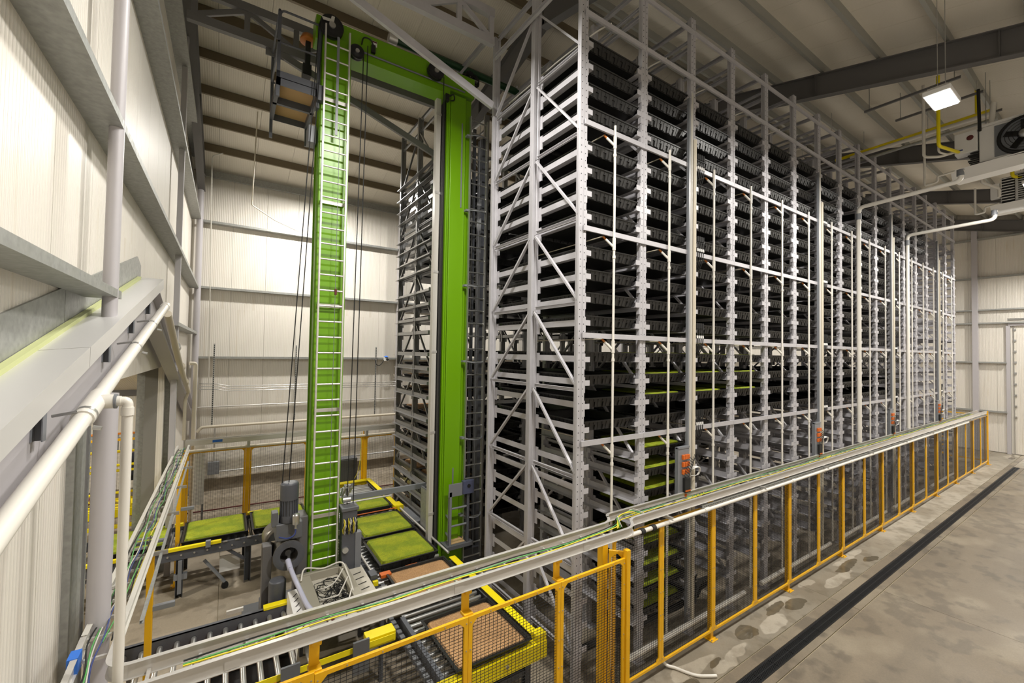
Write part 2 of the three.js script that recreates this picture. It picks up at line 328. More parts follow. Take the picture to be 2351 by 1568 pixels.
// frames: rafters and columns
for (const [i, x] of [-.82, 5.85, 12.5, 19.15, 25.8, 32.55].entries()) {
  const t = thing('portal_rafter', ['grey steel roof rafter along the white end wall above the crane', 'grey steel roof rafter above the rack corner', 'dark steel rafter crossing above the rack in front of the chillers', 'dark steel rafter just behind the first chiller', 'dark steel rafter behind the second chiller', 'dark steel rafter against the far end wall'][i], 'rafter', [x, 0, 0]);
  for (const s of [0, 1]) {
    const z1 = s ? ZF - .1 : ZB + .12, y1 = roofY(z1) - .56, yR = 13 - .56;
    mb().ibeam(V(0, yR, RIDGE), V(0, y1, z1), .2, .56, .018).build('beam', M.steel, t);
    for (const f of [.3, .62]) mb().box(-.09, .09, -.27, .27, -.006, .006).build('stiffener', M.steel, t).position.set(0, yR + (y1 - yR) * f, RIDGE + (z1 - RIDGE) * f);
  }
}
function column(label, x, z, y0, y1, round, w = .2) {
  const b = mb(); if (round) b.cyl(V(0, y0, 0), V(0, y1, 0), round, 20); else b.rbox(-w / 2, w / 2, y0, y1, -w / 2, w / 2, .015);
  const t = thing('steel_column', label, 'column', [x, 0, z]); b.build('shaft', M.column, t);
  mb().box(-w * .8, w * .8, 0, .02, -w * .8, w * .8).build('base_plate', M.steel, t); return t;
}
column('thick round grey steel column under the gable rafter beside the opening', -.82, -4.85, 0, 4.3, .077);
column('slim round grey steel post standing on the sloping white cladding', -.85, -5.0, 4.9, 11.9, .053);
column('round grey steel column in the corner of the white walls', -.83, -17.08, 0, 10.4, .088);
tag(mb().rbox(-.94, -.84, 0, 11.6, -11.30, -11.20, .012).build('steel_column', M.column), 'slim square steel column on the white end wall between two round columns', 'column');
column('square grey steel column on the back wall beside the far rack', 5.88, -17.12, 0, 10.4, 0, .22);
for (const [i, x] of [12.5, 19.15, 25.8].entries()) column(['first', 'second', 'third'][i] + ' grey steel column on the back wall behind the far rack', x, -17.12, 0, 10.4, 0, .22);
column('tall grey steel column on the far end wall beside the roller door', 32.75, -5.03, 0, 11.6, 0, .22);
column('grey steel column on the far end wall behind the racks', 32.75, -11.2, 0, 11.6, 0, .22);
// ---------------------------------------------------------------- sectional door at the far end, half open, and what stands outside
{
  const d = structure('door_1');
  for (let i = 0; i < 9; i++) mb().rbox(XR + .04, XR + .1, 1.6 + i * .55, 1.6 + i * .55 + .54, -3.74, .66, .012).build('door_panel', M.white, d);
  for (const z of [-3.78, .72]) mb().chan(V(XR - .02, 0, z), V(XR - .02, 6.5, z), .1, .12, .006, V(0, 0, 1)).build('door_track', M.galv, d);
  const h = mb(); for (let i = 0; i < 9; i++) h.box(XR - .06, XR + .04, 1.8 + i * .55, 1.9 + i * .55, -3.74, -3.64); h.build('hinge', M.zinc, d);
  mb().cyl(V(XR - .25, 6.75, -3.9), V(XR - .25, 6.75, .8), .06, 12).build('door_spring', M.zinc, d);
  mb().box(XR - .14, XR, 6.45, 6.6, -3.9, .85).build('door_head', M.column, d);
  mb().box(XR - .12, XR + .02, 0, 6.45, -3.98, -3.84).build('door_jamb', M.column, d);
  const g = structure('outside_pavement'); mb().box(XR + .31, XR + 40, -.3, -.02, -30, 30).build('paving_slab', M.pale, g);
  const p = thing('timber_stack', 'sunlit timber boards stacked outside the half open roller door', 'timber', [XR + 9, 0, -2]);
  for (let j = 0; j < 9; j++) for (let k = 0; k < 4; k++) mb().box(0, 1.2, .9 + j * .16, .9 + j * .16 + .14, k * 1.35 - 2.6, k * 1.35 - 1.28).build('board', M.wood, p);
  for (let k = 0; k < 4; k++) mb().box(.1, 1.1, -.02, .9, k * 1.35 - 2.4, k * 1.35 - 2.25).build('bearer', M.wood, p);
}
// ---------------------------------------------------------------- the lower bay next door: its gable frame stands in the end wall
{
  const lowY = z => 5.75 - .25 * Math.abs(z - RIDGE);
  const c = structure('ceiling_low_bay');
  for (const s of [0, 1]) {
    const P = s ? [[RIDGE, 5.75], [ZF, lowY(ZF)], [ZF, lowY(ZF) + .2], [RIDGE, 5.95]] : [[ZB - .3, lowY(ZB - .3)], [RIDGE, 5.75], [RIDGE, 5.95], [ZB - .3, lowY(ZB - .3) + .2]];
    mb().sweep(P.map(([z, y]) => [-z, y]), V(XL - .2, 0, 0), V(-1.36, 0, 0)).build('roof_panel', M.roof, c);
  }
  const w = structure('wall_low_bay'); mb().box(XL - .3, XL, 0, 6, ZB, ZF).build('wall_panel', M.panel, w);
  mb().box(XL, -1.36, 0, 3.6, ZF - .2, ZF - .01).build('wall_panel', M.panel, w);
  mb().chan(V(XL, 3.3, ZB + .12), V(-1.4, 3.3, ZB + .12), .1, .2).build('eave_strut', M.steel, w);
}
// the clad gable rafter on the hall's side of that wall: z, and heights at z = -4
const gy = (z, y4) => z > -7.62 ? y4 + .256 * (-4 - z) : y4 + .256 * 3.62 - .29 * (-7.62 - z);
{
  const t = thing('gable_rafter', 'sloping grey gable rafter with white folded cladding on the end wall', 'beam', [0, 0, 0]);
  const run = (f, z0, z1) => z0 > -7.62 && z1 < -7.62 ? [[z0, -7.62], [-7.62, z1]].forEach(([a, b]) => f(a, b)) : f(z0, z1);
  const X = (P, y4) => (a, b) => P.map(([x, y]) => [V(x, gy(a, y4 + y), a), V(x, gy(b, y4 + y), b)]);
  function strip(name, mat, prof, z0, z1, y4) {            // prof: points x, dy of a folded sheet with a thickness of 3 mm
    const pos = [], idx = [], n = prof.length;
    const zs = [z0]; if (z0 > -7.62 && z1 < -7.62) zs.push(-7.62); zs.push(z1);
    for (const z of zs) for (const [x, y] of prof) pos.push(x, gy(z, y4 + y), z);
    for (let k = 0; k < zs.length - 1; k++) for (let i = 0; i < n; i++) { const a = k * n + i, b = k * n + (i + 1) % n, c = a + n, d = b + n; idx.push(a, c, b, b, c, d); }
    for (const k of [0, zs.length - 1]) for (let i = 1; i < n - 1; i++) idx.push(k * n, k * n + i, k * n + i + 1);
    let g = new THREE.BufferGeometry(); g.setAttribute('position', new THREE.Float32BufferAttribute(pos, 3)); g.setIndex(idx); g = g.toNonIndexed(); g.computeVertexNormals();
    return mesh(name, boxUV(g), mat, t);
  }
  const box = (x0, x1, y0, y1) => [[x0, y0], [x0, y1], [x1, y1], [x1, y0]];
  for (const [a, b] of [[2.2, -3.9], [-3.91, -7.6]]) {     // cladding in lengths with a joint between them
    strip('cladding_top', M.cladding, [[-1.03, -.03], [-1.03, -.027], [-.75, .003], [-.75, 0]], a, b, 4.71);
    strip('cladding_face', M.cladding, box(-.753, -.75, -.128, 0), a, b, 4.71);
    strip('cladding_lip', M.cladding, box(-.80, -.75, -.131, -.128), a, b, 4.71);
  }
  strip('cladding_end', M.cladding, box(-1.03, -.75, -.128, 0), -7.6, -7.62, 4.71);
  for (const [a, b] of [[2.2, -1.6], [-1.61, -4.6], [-4.61, -7.9]]) strip('flashing', M.galv, box(-1.048, -1.035, -.02, .29), a, b, 4.70);
  strip('foam_closure', M.foam, box(-1.03, -.99, -.005, .03), 2.2, -7.9, 4.69);
  strip('rafter_web', M.column, box(-.90, -.885, -.42, -.02), 2.2, -16.9, 4.56);
  strip('rafter_flange', M.column, box(-.98, -.79, -.035, -.02), 2.2, -16.9, 4.56);
  strip('rafter_flange', M.column, box(-.98, -.79, -.43, -.415), 2.2, -16.9, 4.56);
  for (const z of [-2.2, -3.45, -5.0, -6.1, -7.2]) { const m = mb().chan(V(-.86, -.1, 0), V(-.86, .12, 0), .06, .05, .006, V(1, 0, 0)).build('pipe_bracket', M.midGrey, t); m.position.set(0, gy(z, 4.40), z); }
}
// the opening under it: galvanised reveals, lintel and what fills the gable above
{
  const d = structure('door_2');
  mb().box(-1.5, -.86, 0, 4.3, -11.52, -11.5).box(-.875, -.86, 0, 4.3, -11.62, -11.5).build('door_reveal', M.galv, d);
  mb().box(-1.36, -1.0, 0, 4.3, -5.35, -5.33).build('door_reveal', M.galv, d);
  mb().box(-1.05, -1.0, 0, 4.2, -5.20, -4.87).build('door_trim', M.galv, d); mb().box(-1.05, -1.01, 0, 4.2, -5.33, -5.20).build('door_seal', M.steel, d);
  const P = [[-1.36, 4.36], [-1.36, 4.30], [-.84, 4.22], [-.84, 4.30]];
  mb().sweep([[.0, 0], [.52, -.05], [.52, .05], [.0, .05]].map(([u, v]) => [-u, v]), V(-1.36, 4.27, -11.5), V(-1.36, 4.27, -5.35)).build('door_lintel', M.cladding, d);
}
// ---------------------------------------------------------------- the racks
const NB = 16, X0 = 4.075, PITCH = 1.285, ZR = -4.36, ZU = -6.72, ZFAR = -9.08, ZFB = -11.44, TOP = 10.6;
const LEVELS = []; for (let k = 0; k < 6; k++) for (let j = 0; j < 4; j++) LEVELS.push(9.112 - 1.4985 * k - .328 * j);
const ORD = ['first', 'second', 'third', 'fourth', 'fifth', 'sixth', 'seventh', 'eighth', 'ninth', 'tenth', 'eleventh', 'twelfth', 'thirteenth', 'fourteenth', 'fifteenth', 'sixteenth', 'seventeenth', 'eighteenth', 'nineteenth', 'twentieth', 'twenty-first', 'twenty-second', 'twenty-third', 'twenty-fourth'];
const UPR = [[-.065, 0], [-.065, -.034], [-.048, -.05], [-.048, -.09], [.048, -.09], [.048, -.05], [.065, -.034], [.065, 0], [.02, 0], [.014, -.01], [-.014, -.01], [-.02, 0]];
// one frame: two ladders one behind the other, with an angle shelf on each side at every level; built around x = 0, front face at z = 0
function rackFrame(name, label, mat, upMat, sides, holes) {
  const t = thing(name, label, 'rack frame'), D = ZU - ZR;
  const up = (z, s) => mb().sweep(UPR.map(([a, b]) => [a, b * -s * -1]).map(([a, b]) => [a, b]), V(0, 0, z), V(0, TOP, z), V(0, 0, s)).build('upright', upMat, t);
  const lad = [[0, -1.10], [-1.13, D]];
  for (const [a, b] of lad) { up(a, 1); up(b, -1); for (const z of [a - .045, b + .045]) mb().box(-.09, .09, 0, .012, z - .08, z + .08).build('foot_plate', upMat, t); }
  for (const [q, [a, b]] of lad.entries()) {
    for (let k = -1; k < 8; k++) {
      const y = 9.02 - 1.207 * k; if (y < .1) continue;
      const za = a - .05, zb = b + .05;
      mb().chan(V(-.02, y, za), V(-.02, y, zb), .035, .05, .005).build('horizontal_brace', mat, t);
      const y2 = y - 1.207 + .05; if (y2 > .1) { const s = q ? [V(-.03, y - .06, za), V(-.03, y2, zb)] : [V(-.03, y - .06, zb), V(-.03, y2, za)]; mb().chan(s[0], s[1], .03, .045, .005, V(1, 0, 0)).build('diagonal_brace', mat, t); }
    }
    mb().chan(V(0, TOP - .04, a - .03), V(0, TOP - .04, b + .03), .05, .07, .005).build('top_brace', mat, t);
  }
  for (const s of sides) {
    const b = mb(), y0 = -.038, z0 = .012;
    b.sweep([[.068, 0], [.165, 0], [.165, .004], [.072, .004], [.072, .088], [.068, .088]].map(([u, v]) => [-s * u, v]), V(0, y0, z0 - .02), V(0, y0, D - .01));
    b.box(s * .067, s * .168, y0, y0 + .075, z0 - .018, z0 - .012);
    for (const z of [-.03, -1.07, -1.16, D + .03]) b.box(s * .0655, s * .082, y0 - .1, y0 + .12, z - .028, z + .028);
    const g = b.geo();
    for (const y of LEVELS) mesh('shelf_angle', g, mat, t).position.y = y;
  }
  if (holes) { const h = mb(); for (let y = .1; y < TOP; y += .1) { h.box(-.043, -.031, y, y + .014, -.001, .0012); h.box(.031, .043, y, y + .014, -.001, .0012); } h.build('slot_holes', M.rubber, t); }
  return t;
}
const NAMEF = i => i === 0 ? 'grey perforated rack frame at the front corner, braced, end of the tall rack' : `${ORD[i]} grey perforated rack frame along the walkway, counted from the rack corner`;
{
  const first = rackFrame('storage_rack', NAMEF(0), M.rack, M.rack, [1], true); first.position.set(X0, 0, ZR); first.userData.group = 'frames of the rack along the walkway';
  const mid = rackFrame('storage_rack', NAMEF(1), M.rack, M.rack, [1, -1], true); mid.position.set(X0 + PITCH, 0, ZR); mid.userData.group = 'frames of the rack along the walkway';
  for (let i = 2; i <= NB; i++) copyOf(mid, [X0 + PITCH * i, 0, ZR], NAMEF(i));
  const ff = rackFrame('storage_rack', 'dark galvanised rack frame at the end of the far rack beside the green masts', M.rackGalv, M.rackGalv, [1, -1], false);
  ff.position.set(3.95, 0, ZFAR); ff.userData.group = 'frames of the far rack';
  for (let i = 1; i <= 9; i++) copyOf(ff, [3.95 + PITCH * i, 0, ZFAR], `galvanised frame of the far rack beyond the crane aisle, ${ORD[i]} from its end`, 'frames of the far rack');
}
// long ties along the racks
{
  const ties = [[9.517, 'highest but one'], [7.95, 'third from the top'], [6.4515, 'at mid height'], [4.953, 'level with the eye'], [3.4545, 'just above the cable tray'], [10.33, 'topmost']];
  for (const [y, w] of ties) {
    const t = thing('rack_tie', `long pale horizontal tie along the front of the rack, ${w}`, 'rack beam', [0, y, ZR], 'long ties of the walkway rack');
    for (let i = 0; i < NB; i++) { const x = X0 + PITCH * i; mb().box(x + .002, x + PITCH - .002, -.036, .036, .001, .03).build('tie_section', M.rack, t); }
  }
  for (const [k, y] of [9.517, 6.4515, 3.4545].entries()) {
    const t = thing('rack_tie', `galvanised tie along the aisle face of the far rack, ${['high up', 'at mid height', 'low down'][k]}`, 'rack beam', [0, y, ZFAR], 'long ties of the far rack');
    mb().box(3.9, 3.95 + PITCH * 9, -.036, .036, .001, .03).build('tie_section', M.rackGalv, t);
  }
  for (let i = 0; i <= NB; i += 1) {
    const x = (i === 0 ? 3.95 : X0) + PITCH * i;
    const t = thing('aisle_tie', `grey tie over the crane aisle at the ${i ? ORD[i] + ' frame from the corner' : 'end frame'}`, 'rack beam', [x, 0, 0], 'ties over the crane aisle');
    mb().chan(V(0, TOP + .03, ZU), V(0, TOP + .03, ZFAR - (i > 9 ? 2.36 : 0)), .06, .1, .006).build('bar', M.rack, t);
    mb().chan(V(.0, 10.1, ZR - .1), V(0, 10.1, ZU + .1), .05, .07, .006).build('lower_bar', M.rack, t);
  }
}
// ---------------------------------------------------------------- growing trays
const TW = 1.08, TD = 1.13, TH = .142;
function trayBody() {
  const b = mb(), w = TW / 2, d = TD / 2, t = .012;
  b.box(-w + .03, w - .03, 0, .014, -d + .03, d - .03);
  const side = (n, L, put) => {                            // one side wall: lip, thin wall, pads with notches between them
    const q = (u0, u1, y0, y1, o0, o1) => put(u0, u1, y0, y1, o0, o1);
    q(-L, L, TH - .016, TH, -.004, .03); q(-L + .02, L - .02, .0, TH - .016, .026, .038);
    q(-L + .02, L - .02, .082, TH - .016, .010, .027);
    const cell = (2 * L - .04) / n;
    for (let i = 0; i < n; i++) {
      const c0 = -L + .02 + i * cell;
      q(c0 + cell * .17, c0 + cell * .83, .004, .083, .010, .027); q(c0 + cell * .2, c0 + cell * .8, .066, .092, .0095, .026);
      q(c0 + cell * .495, c0 + cell * .505 + .004, .004, TH - .02, .004, .012);
      if (i) q(c0 - .003, c0 + .003, .09, TH - .02, .004, .012);
    }
  };
  side(6, w, (a, e, y0, y1, o0, o1) => b.box(a, e, y0, y1, d - o1, d - o0)); side(6, w, (a, e, y0, y1, o0, o1) => b.box(a, e, y0, y1, -d + o0, -d + o1));
  side(6, d, (a, e, y0, y1, o0, o1) => b.box(w - o1, w - o0, y0, y1, a, e)); side(6, d, (a, e, y0, y1, o0, o1) => b.box(-w + o0, -w + o1, y0, y1, a, e));
  const g = b.geo(), p = g.attributes.position; for (let i = 0; i < p.count; i++) { const k = 1 - .075 * (1 - Math.min(1, p.getY(i) / TH)); p.setX(i, p.getX(i) * k); p.setZ(i, p.getZ(i) * k); }   // tapered walls
  g.computeVertexNormals(); return g;
}
const TRAY = trayBody();
function matGeo(n, top, amp, sc, s, over = 0) {            // a bumpy slab that fills a tray, its edges rounded
  const w = TW / 2 - .036 + over, d = TD / 2 - .036 + over, pos = [], idx = [];
  for (let j = 0; j <= n; j++) for (let i = 0; i <= n; i++) {
    const x = -w + 2 * w * i / n, z = -d + 2 * d * j / n, e = Math.min(w - Math.abs(x), d - Math.abs(z));
    const cr = Math.hypot(Math.max(0, Math.abs(x) - w + .12), Math.max(0, Math.abs(z) - d + .12)); const f = Math.min(sm(0, .012, e), 1 - sm(.11, .122, cr) * .9);
    pos.push(x, .02 + (top - .02) * (.45 + .55 * f) + amp * (fbm(x * sc + 50, z * sc + 50, 4096, 3, s) - .5) * f, z);
  }
  for (let j = 0; j < n; j++) for (let i = 0; i < n; i++) { const a = j * (n + 1) + i, b = a + n + 1; idx.push(a, b, a + 1, a + 1, b, b + 1); }
  const g = new THREE.BufferGeometry(); g.setAttribute('position', new THREE.Float32BufferAttribute(pos, 3)); g.setIndex(idx); g.computeVertexNormals(); return boxUV(g);
}
const MAT = [matGeo(60, .160, .008, 14, 101), matGeo(60, .160, .008, 14, 111), matGeo(60, .162, .008, 14, 121)], MATLOW = matGeo(16, .150, .014, 12, 131), GRAIN = [matGeo(48, .118, .008, 20, 141), matGeo(48, .118, .008, 20, 151)];
function tray(label, x, y, z, group, fill, geo) {
  const t = thing('growing_tray', label, 'tray', [x, y, z], group); mesh('tray_body', TRAY, M.plastic, t);
  if (fill) stuff(mesh(fill, geo, fill === 'grass_mat' ? M.grass : M.grain, t));
  return t;
}
const stored = [];
{
  const zRow = [ZR - .03 - TD / 2, ZR - 1.2 - TD / 2], row = ['front', 'rear'];
  const full = (b, l) => { if (b > 12) return false; if (b > 10) return l < 3 + (b === 11 ? 2 : 0); if (b === 1) return l < 24; if (b > 6 && (l * 7 + b * 5) % 23 === 3) return false; return l < 16; };
  for (let b = 0; b < NB; b++) for (let l = 0; l < 24; l++) for (let r = 0; r < 2; r++) {
    if (!full(b, l)) continue;
    const x = X0 + PITCH * (b + .5), y = LEVELS[l] - .033, z = zRow[r] + .012 * (hash2(b, l, 5) - .5);
    if (r === 1 && b > 0) { stored.push([x, y, z]); continue; }
    const grassy = (b === 1 && l >= 16) || (l >= 12 && b > 0 && b < 4 && l < 15) || (l === 11 && b === 2);
    tray(`black tray${grassy ? ' of green grass' : ''}, ${ORD[b]} bay from the rack corner, ${ORD[l]} shelf down, ${row[r]} row`, x, y, z, 'growing trays in the walkway rack', grassy ? 'grass_mat' : null, MATLOW);
  }
  for (let b = 0; b < 9; b++) for (let l = 0; l < 24; l++) for (let r = 0; r < 2; r++) {
    if ((l === 11 && b < 3) || (l < 1)) continue;
    const x = 3.95 + PITCH * (b + .5), y = LEVELS[l] - .033, z = ZFAR - .03 - TD / 2 - 1.17 * r;
    if (b > 0) { stored.push([x, y, z]); continue; }
    const soil = l > 13 || l === 3;
    tray(`${soil ? 'tray of brown seed' : 'empty black tray'} at the end of the far rack, ${ORD[l]} shelf down, ${r ? 'wall' : 'aisle'} side`, x, y, z, 'growing trays at the end of the far rack', soil ? 'seed_bed' : null, MATLOW);
  }
  const inst = shadow(new THREE.InstancedMesh(TRAY, M.plastic, stored.length)); inst.name = 'stored_trays';
  const m4 = new THREE.Matrix4(); stored.forEach((p, i) => inst.setMatrixAt(i, m4.makeTranslation(...p)));
  tag(inst, 'rows of black growing trays deep inside the racks behind the front trays', 'trays', null, 'stuff'); scene.add(inst);
}
// ---------------------------------------------------------------- stacker crane in the aisle: two green masts, ladders, hoist and service platform
const sub = (b, name, mat, parent) => b.build(name, mat, parent);
{
  const t = thing('stacker_crane', 'tall lime green stacker crane with two masts, ladders and a top beam', 'crane', [0, 0, 0]);
  const ZM = -7.82;
  const m1 = sub(mb().rbox(1.22, 1.665, .45, 10.15, ZM - .40, ZM, .012), 'mast', M.green, t);
  sub(mb().box(1.2, 1.222, .5, 9.9, ZM - .06, ZM - .02).box(1.2, 1.222, .5, 9.9, ZM - .38, ZM - .34).box(1.662, 1.70, .5, 9.9, ZM - .05, ZM - .01), 'guide_rail', M.greenEdge, m1);
  sub(mb().box(1.665, 1.70, .5, 10.0, ZM - .34, ZM - .1), 'guide_strip', M.grey, m1);
  const m2 = sub(mb().rbox(3.66, 4.00, .45, 9.95, ZM - .40, ZM, .012).box(4.0, 4.14, .45, 9.95, ZM - .40, ZM - .05).box(3.60, 3.665, .45, 9.95, ZM - .38, ZM - .06).box(3.625, 3.65, .45, 9.9, ZM - .07, ZM - .02), 'mast', M.green, t);
  sub(mb().box(3.90, 3.925, 7.65, 9.4, ZM, ZM + .012).box(3.84, 3.865, 1.9, 2.35, ZM, ZM + .012), 'wear_strip', M.midGrey, m2);
  const gp = sub(mb().box(3.45, 3.545, .5, 10.1, ZM - .36, ZM - .24), 'cable_duct', M.aluPaint, t);
  const gj = mb(); for (let y = 1.4; y < 9.8; y += 1.63) gj.box(3.44, 3.555, y, y + .05, ZM - .24, ZM - .232); sub(gj, 'duct_clip', M.alu, gp);
  sub(mb().box(3.56, 3.585, .5, 9.8, ZM - .3, ZM - .1), 'guide_strip', M.black, t);
  const beam = sub(mb().rbox(1.12, 4.2, 10.02, 10.44, ZM - .36, ZM - .02, .012).box(1.7, 3.62, 9.90, 10.03, ZM - .36, ZM + .02), 'top_beam', M.green, t);
  sub(mb().cyl(V(1.78, 10.06, ZM + .02), V(3.95, 10.06, ZM + .02), .016, 8), 'rod', M.midGrey, beam);
  sub(mb().box(1.9, 4.3, 10.44, 10.47, ZM - .3, ZM - .06), 'rail', M.steel, beam);
  for (const [k, x] of [2.05, 3.3].entries()) { const s = sub(mb().box(x, x + .1, 10.27, 10.37, ZM - .021, ZM - .017), 'warning_sticker', M.white, beam); sub(mb().box(x + .005, x + .095, 10.34, 10.366, ZM - .0172, ZM - .015), 'sticker_band', k ? M.orange : M.maroon, s); }
  { const s = sub(mb().box(1.245, 1.30, 1.36, 1.47, ZM, ZM + .004), 'warning_sticker', M.white, t); sub(mb().box(1.247, 1.298, 1.435, 1.468, ZM + .004, ZM + .006), 'sticker_band', M.maroon, s); }
  // sheaves
  const wheel = (x, y, r, z) => { const w = sub(mb().lathe([[0, -.05], [r * .45, -.05], [r * .5, -.03], [r * .9, -.03], [r, -.045], [r, -.03], [r * .9, 0], [r, .03], [r, .045], [r * .9, .03], [r * .5, .03], [r * .45, .05], [0, .05]], 28, V(x, y, z), V(0, 0, 1)), 'sheave', M.black, t); sub(mb().cyl(V(x, y, z + .04), V(x, y, z + .075), r * .28, 14), 'bearing', M.zinc, w); return w; };
  const w1 = wheel(1.345, 10.22, .19, ZM + .10); wheel(1.765, 9.95, .125, ZM + .10); wheel(3.27, 10.20, .165, ZM + .08);
  { const s = new THREE.Shape(); s.moveTo(-.12, .03); s.lineTo(-.10, -.01); s.lineTo(.0, .0); s.lineTo(.01, -.06); s.lineTo(.06, -.05); s.lineTo(.08, .1); s.lineTo(.03, .1); s.lineTo(.02, .04); s.closePath(); const g = new THREE.ExtrudeGeometry(s, { depth: .02, bevelEnabled: false }); g.translate(1.3, 10.27, ZM + .15); mesh('guard_plate', boxUV(g), M.aluPaint, w1); }
  sub(mb().tube([V(1.87, 10.2, ZM + .0), V(1.9, 10.32, ZM + .03), V(2.02, 10.33, ZM + .03), V(2.08, 10.26, ZM + .01)], .012, 6).box(2.04, 2.11, 10.12, 10.26, ZM - .02, ZM + .04), 'cable_loop', M.black, t);
  sub(mb().box(3.5, 3.58, 9.72, 9.86, ZM, ZM + .08).tube([V(3.6, 9.85, ZM + .03), V(3.68, 9.9, ZM + .05), V(3.7, 9.8, ZM + .05), V(3.62, 9.76, ZM + .04)], .012, 6), 'limit_switch', M.black, t);
  // ladders
  const ladder = (x0, x1, ya, yb, z, phase, rm, hoops) => {
    const l = new THREE.Group(); l.name = 'ladder'; t.add(l);
    for (const x of [x0, x1]) sub(mb().box(x - .012, x + .012, ya, yb, z - .03, z + .03), 'ladder_rail', rm, l);
    const g = mb().cyl(V(x0, 0, z), V(x1, 0, z), .0155, 8).geo();
    for (let y = phase; y < yb - .05; y += .2626) if (y > ya) mesh('rung', g, rm, l).position.y = y;
    return l;
  };
  const l1 = ladder(1.246, 1.634, 1.0, 10.2, ZM + .15, 1.0 + .2245, M.alu);
  const bk = mb(); for (let y = 1.9; y < 10; y += 1.77) bk.box(1.25, 1.63, y - .03, y + .03, ZM + .05, ZM + .056).box(1.25, 1.256, y - .03, y + .03, ZM, ZM + .12).box(1.624, 1.63, y - .03, y + .03, ZM, ZM + .12); sub(bk, 'ladder_bracket', M.alu, l1);
  sub(mb().cyl(V(1.50, 1.02, ZM + .17), V(1.50, 8.5, ZM + .19), .0045, 5).box(1.43, 1.47, 8.35, 10.05, ZM + .15, ZM + .17), 'fall_arrest_rail', M.midGrey, l1);
  sub(mb().box(1.49, 1.525, 5.62, 5.72, ZM + .16, ZM + .2), 'fall_arrest_clamp', M.maroon, l1);
  const l2 = ladder(4.06, 4.45, .5, 9.55, ZM + .10, .55, M.zinc);
  const hp = mb(); for (let y = 1.4; y < 9.4; y += 1.55) hp.box(3.99, 4.06, y - .02, y + .02, ZM, ZM + .1).tube([V(4.05, y, ZM + .1), V(4.12, y - .02, ZM + .2), V(4.25, y - .03, ZM + .25), V(4.38, y - .02, ZM + .2), V(4.45, y, ZM + .1)], .012, 5); sub(hp, 'ladder_hoop', M.midGrey, l2);
  sub(mb().cyl(V(4.26, .6, ZM + .15), V(4.26, 9.4, ZM + .15), .0045, 5), 'fall_arrest_rail', M.midGrey, l2);
  sub(mb().box(4.30, 4.36, .5, 9.5, ZM - .25, ZM - .2).box(4.46, 4.54, .5, 9.3, ZM - .3, ZM - .1), 'conductor_bar', M.grey, t);
  // hoist ropes
  const rope = (x0, y0, x1, y1, z0 = ZM + .10, z1 = ZM + .10) => sub(mb().cyl(V(x0, y0, z0), V(x1, y1, z1), .0085, 6), 'hoist_rope', M.rubber, t);
  rope(1.15, 10.2, .76, 1.7); rope(1.205, 10.1, .86, 1.7); rope(1.885, 9.93, 1.80, 2.0); rope(1.955, 10.15, 1.90, 1.6); rope(3.44, 10.15, 3.47, 1.9);
  // service platform at the head of the first mast
  const p = new THREE.Group(); p.name = 'service_platform'; t.add(p);
  const fx0 = .55, fx1 = 1.2, fz0 = -9.08, fz1 = -7.80, fy = 9.10;
  sub(mb().box(fx0, fx1, fy, fy + .012, fz0, fz1), 'floor_plate', M.wood, p);
  sub(mb().box(fx0, fx1, fy - .12, fy + .12, fz1 - .008, fz1).box(fx0, fx1, fy - .12, fy + .10, fz0, fz0 + .008).box(fx0, fx0 + .06, fy - .12, fy, fz0, fz1).box(fx1 - .06, fx1, fy - .12, fy, fz0, fz1).box(fx0, fx1, fy - .12, fy, -8.47, -8.41), 'floor_frame', M.grey, p);
  for (const [x, z] of [[fx0, fz1], [fx0, fz0], [fx1 - .05, fz1], [fx1 - .05, fz0]]) sub(mb().box(x, x + .05, z === fz0 ? fy - .45 : fy - .3, fy + 1.12, z - .05, z), 'guard_post', M.grey, p);
  const gr = mb(); for (const z of [fz1 - .025, fz0 - .02]) { gr.pipe([V(fx0 + .02, fy + 1.0, z), V(fx0 + .05, fy + 1.14, z), V(fx1 - .03, fy + 1.14, z)], .018, 8).cyl(V(fx0 + .02, fy + .6, z), V(fx1 - .03, fy + .6, z), .016, 8); }
  gr.cyl(V(fx0 + .02, fy + 1.12, fz0), V(fx0 + .02, fy + 1.12, fz1), .018, 8).cyl(V(fx0 + .02, fy + .6, fz0), V(fx0 + .02, fy + .6, fz1), .016, 8); sub(gr, 'guard_rail', M.grey, p);
  sub(mb().box(1.15, 1.26, 8.9, 9.16, ZM - .3, ZM + .1), 'bracket', M.grey, p);
  sub(mb().lathe([[0, .11], [.1, .1], [.13, .02], [.13, -.02], [0, -.02]], 20, V(1.06, 10.2, -8.3)), 'warning_beacon', M.orangeBeam, p);
  sub(mb().box(1.02, 1.1, 9.7, 10.18, -8.35, -8.25).box(.98, 1.12, 9.55, 9.75, -8.38, -8.22), 'top_roller', M.black, p);
  sub(mb().rbox(1.06, 1.19, 8.25, 8.55, -8.2, -7.95, .01), 'junction_box', M.midGrey, t);
  // drive at the foot: winch drum, vertical gear motor, lubricator, second motor
  const dr = sub(mb().lathe([[.135, 0], [.135, .30], [.225, .30], [.225, .285], [.2, .28], [.2, .02], [.225, .0], [.135, 0]], 40, V(.905, 1.45, -7.86), V(0, 0, 1)), 'winch_drum', M.drum, t);
  sub(mb().lathe([[.125, .301], [.225, .301], [.225, .318], [.125, .318], [.125, .301]], 40, V(.905, 1.45, -7.86), V(0, 0, 1)), 'drum_flange', M.grey, dr);
  sub(mb().cyl(V(.905, 1.45, -7.87), V(.905, 1.45, -7.66), .045, 14).box(.9, .94, 1.3, 1.45, -7.7, -7.68).cyl(V(.905, 1.45, -7.9), V(.905, 1.45, -7.86), .2, 24), 'drum_hub', M.cast, dr);
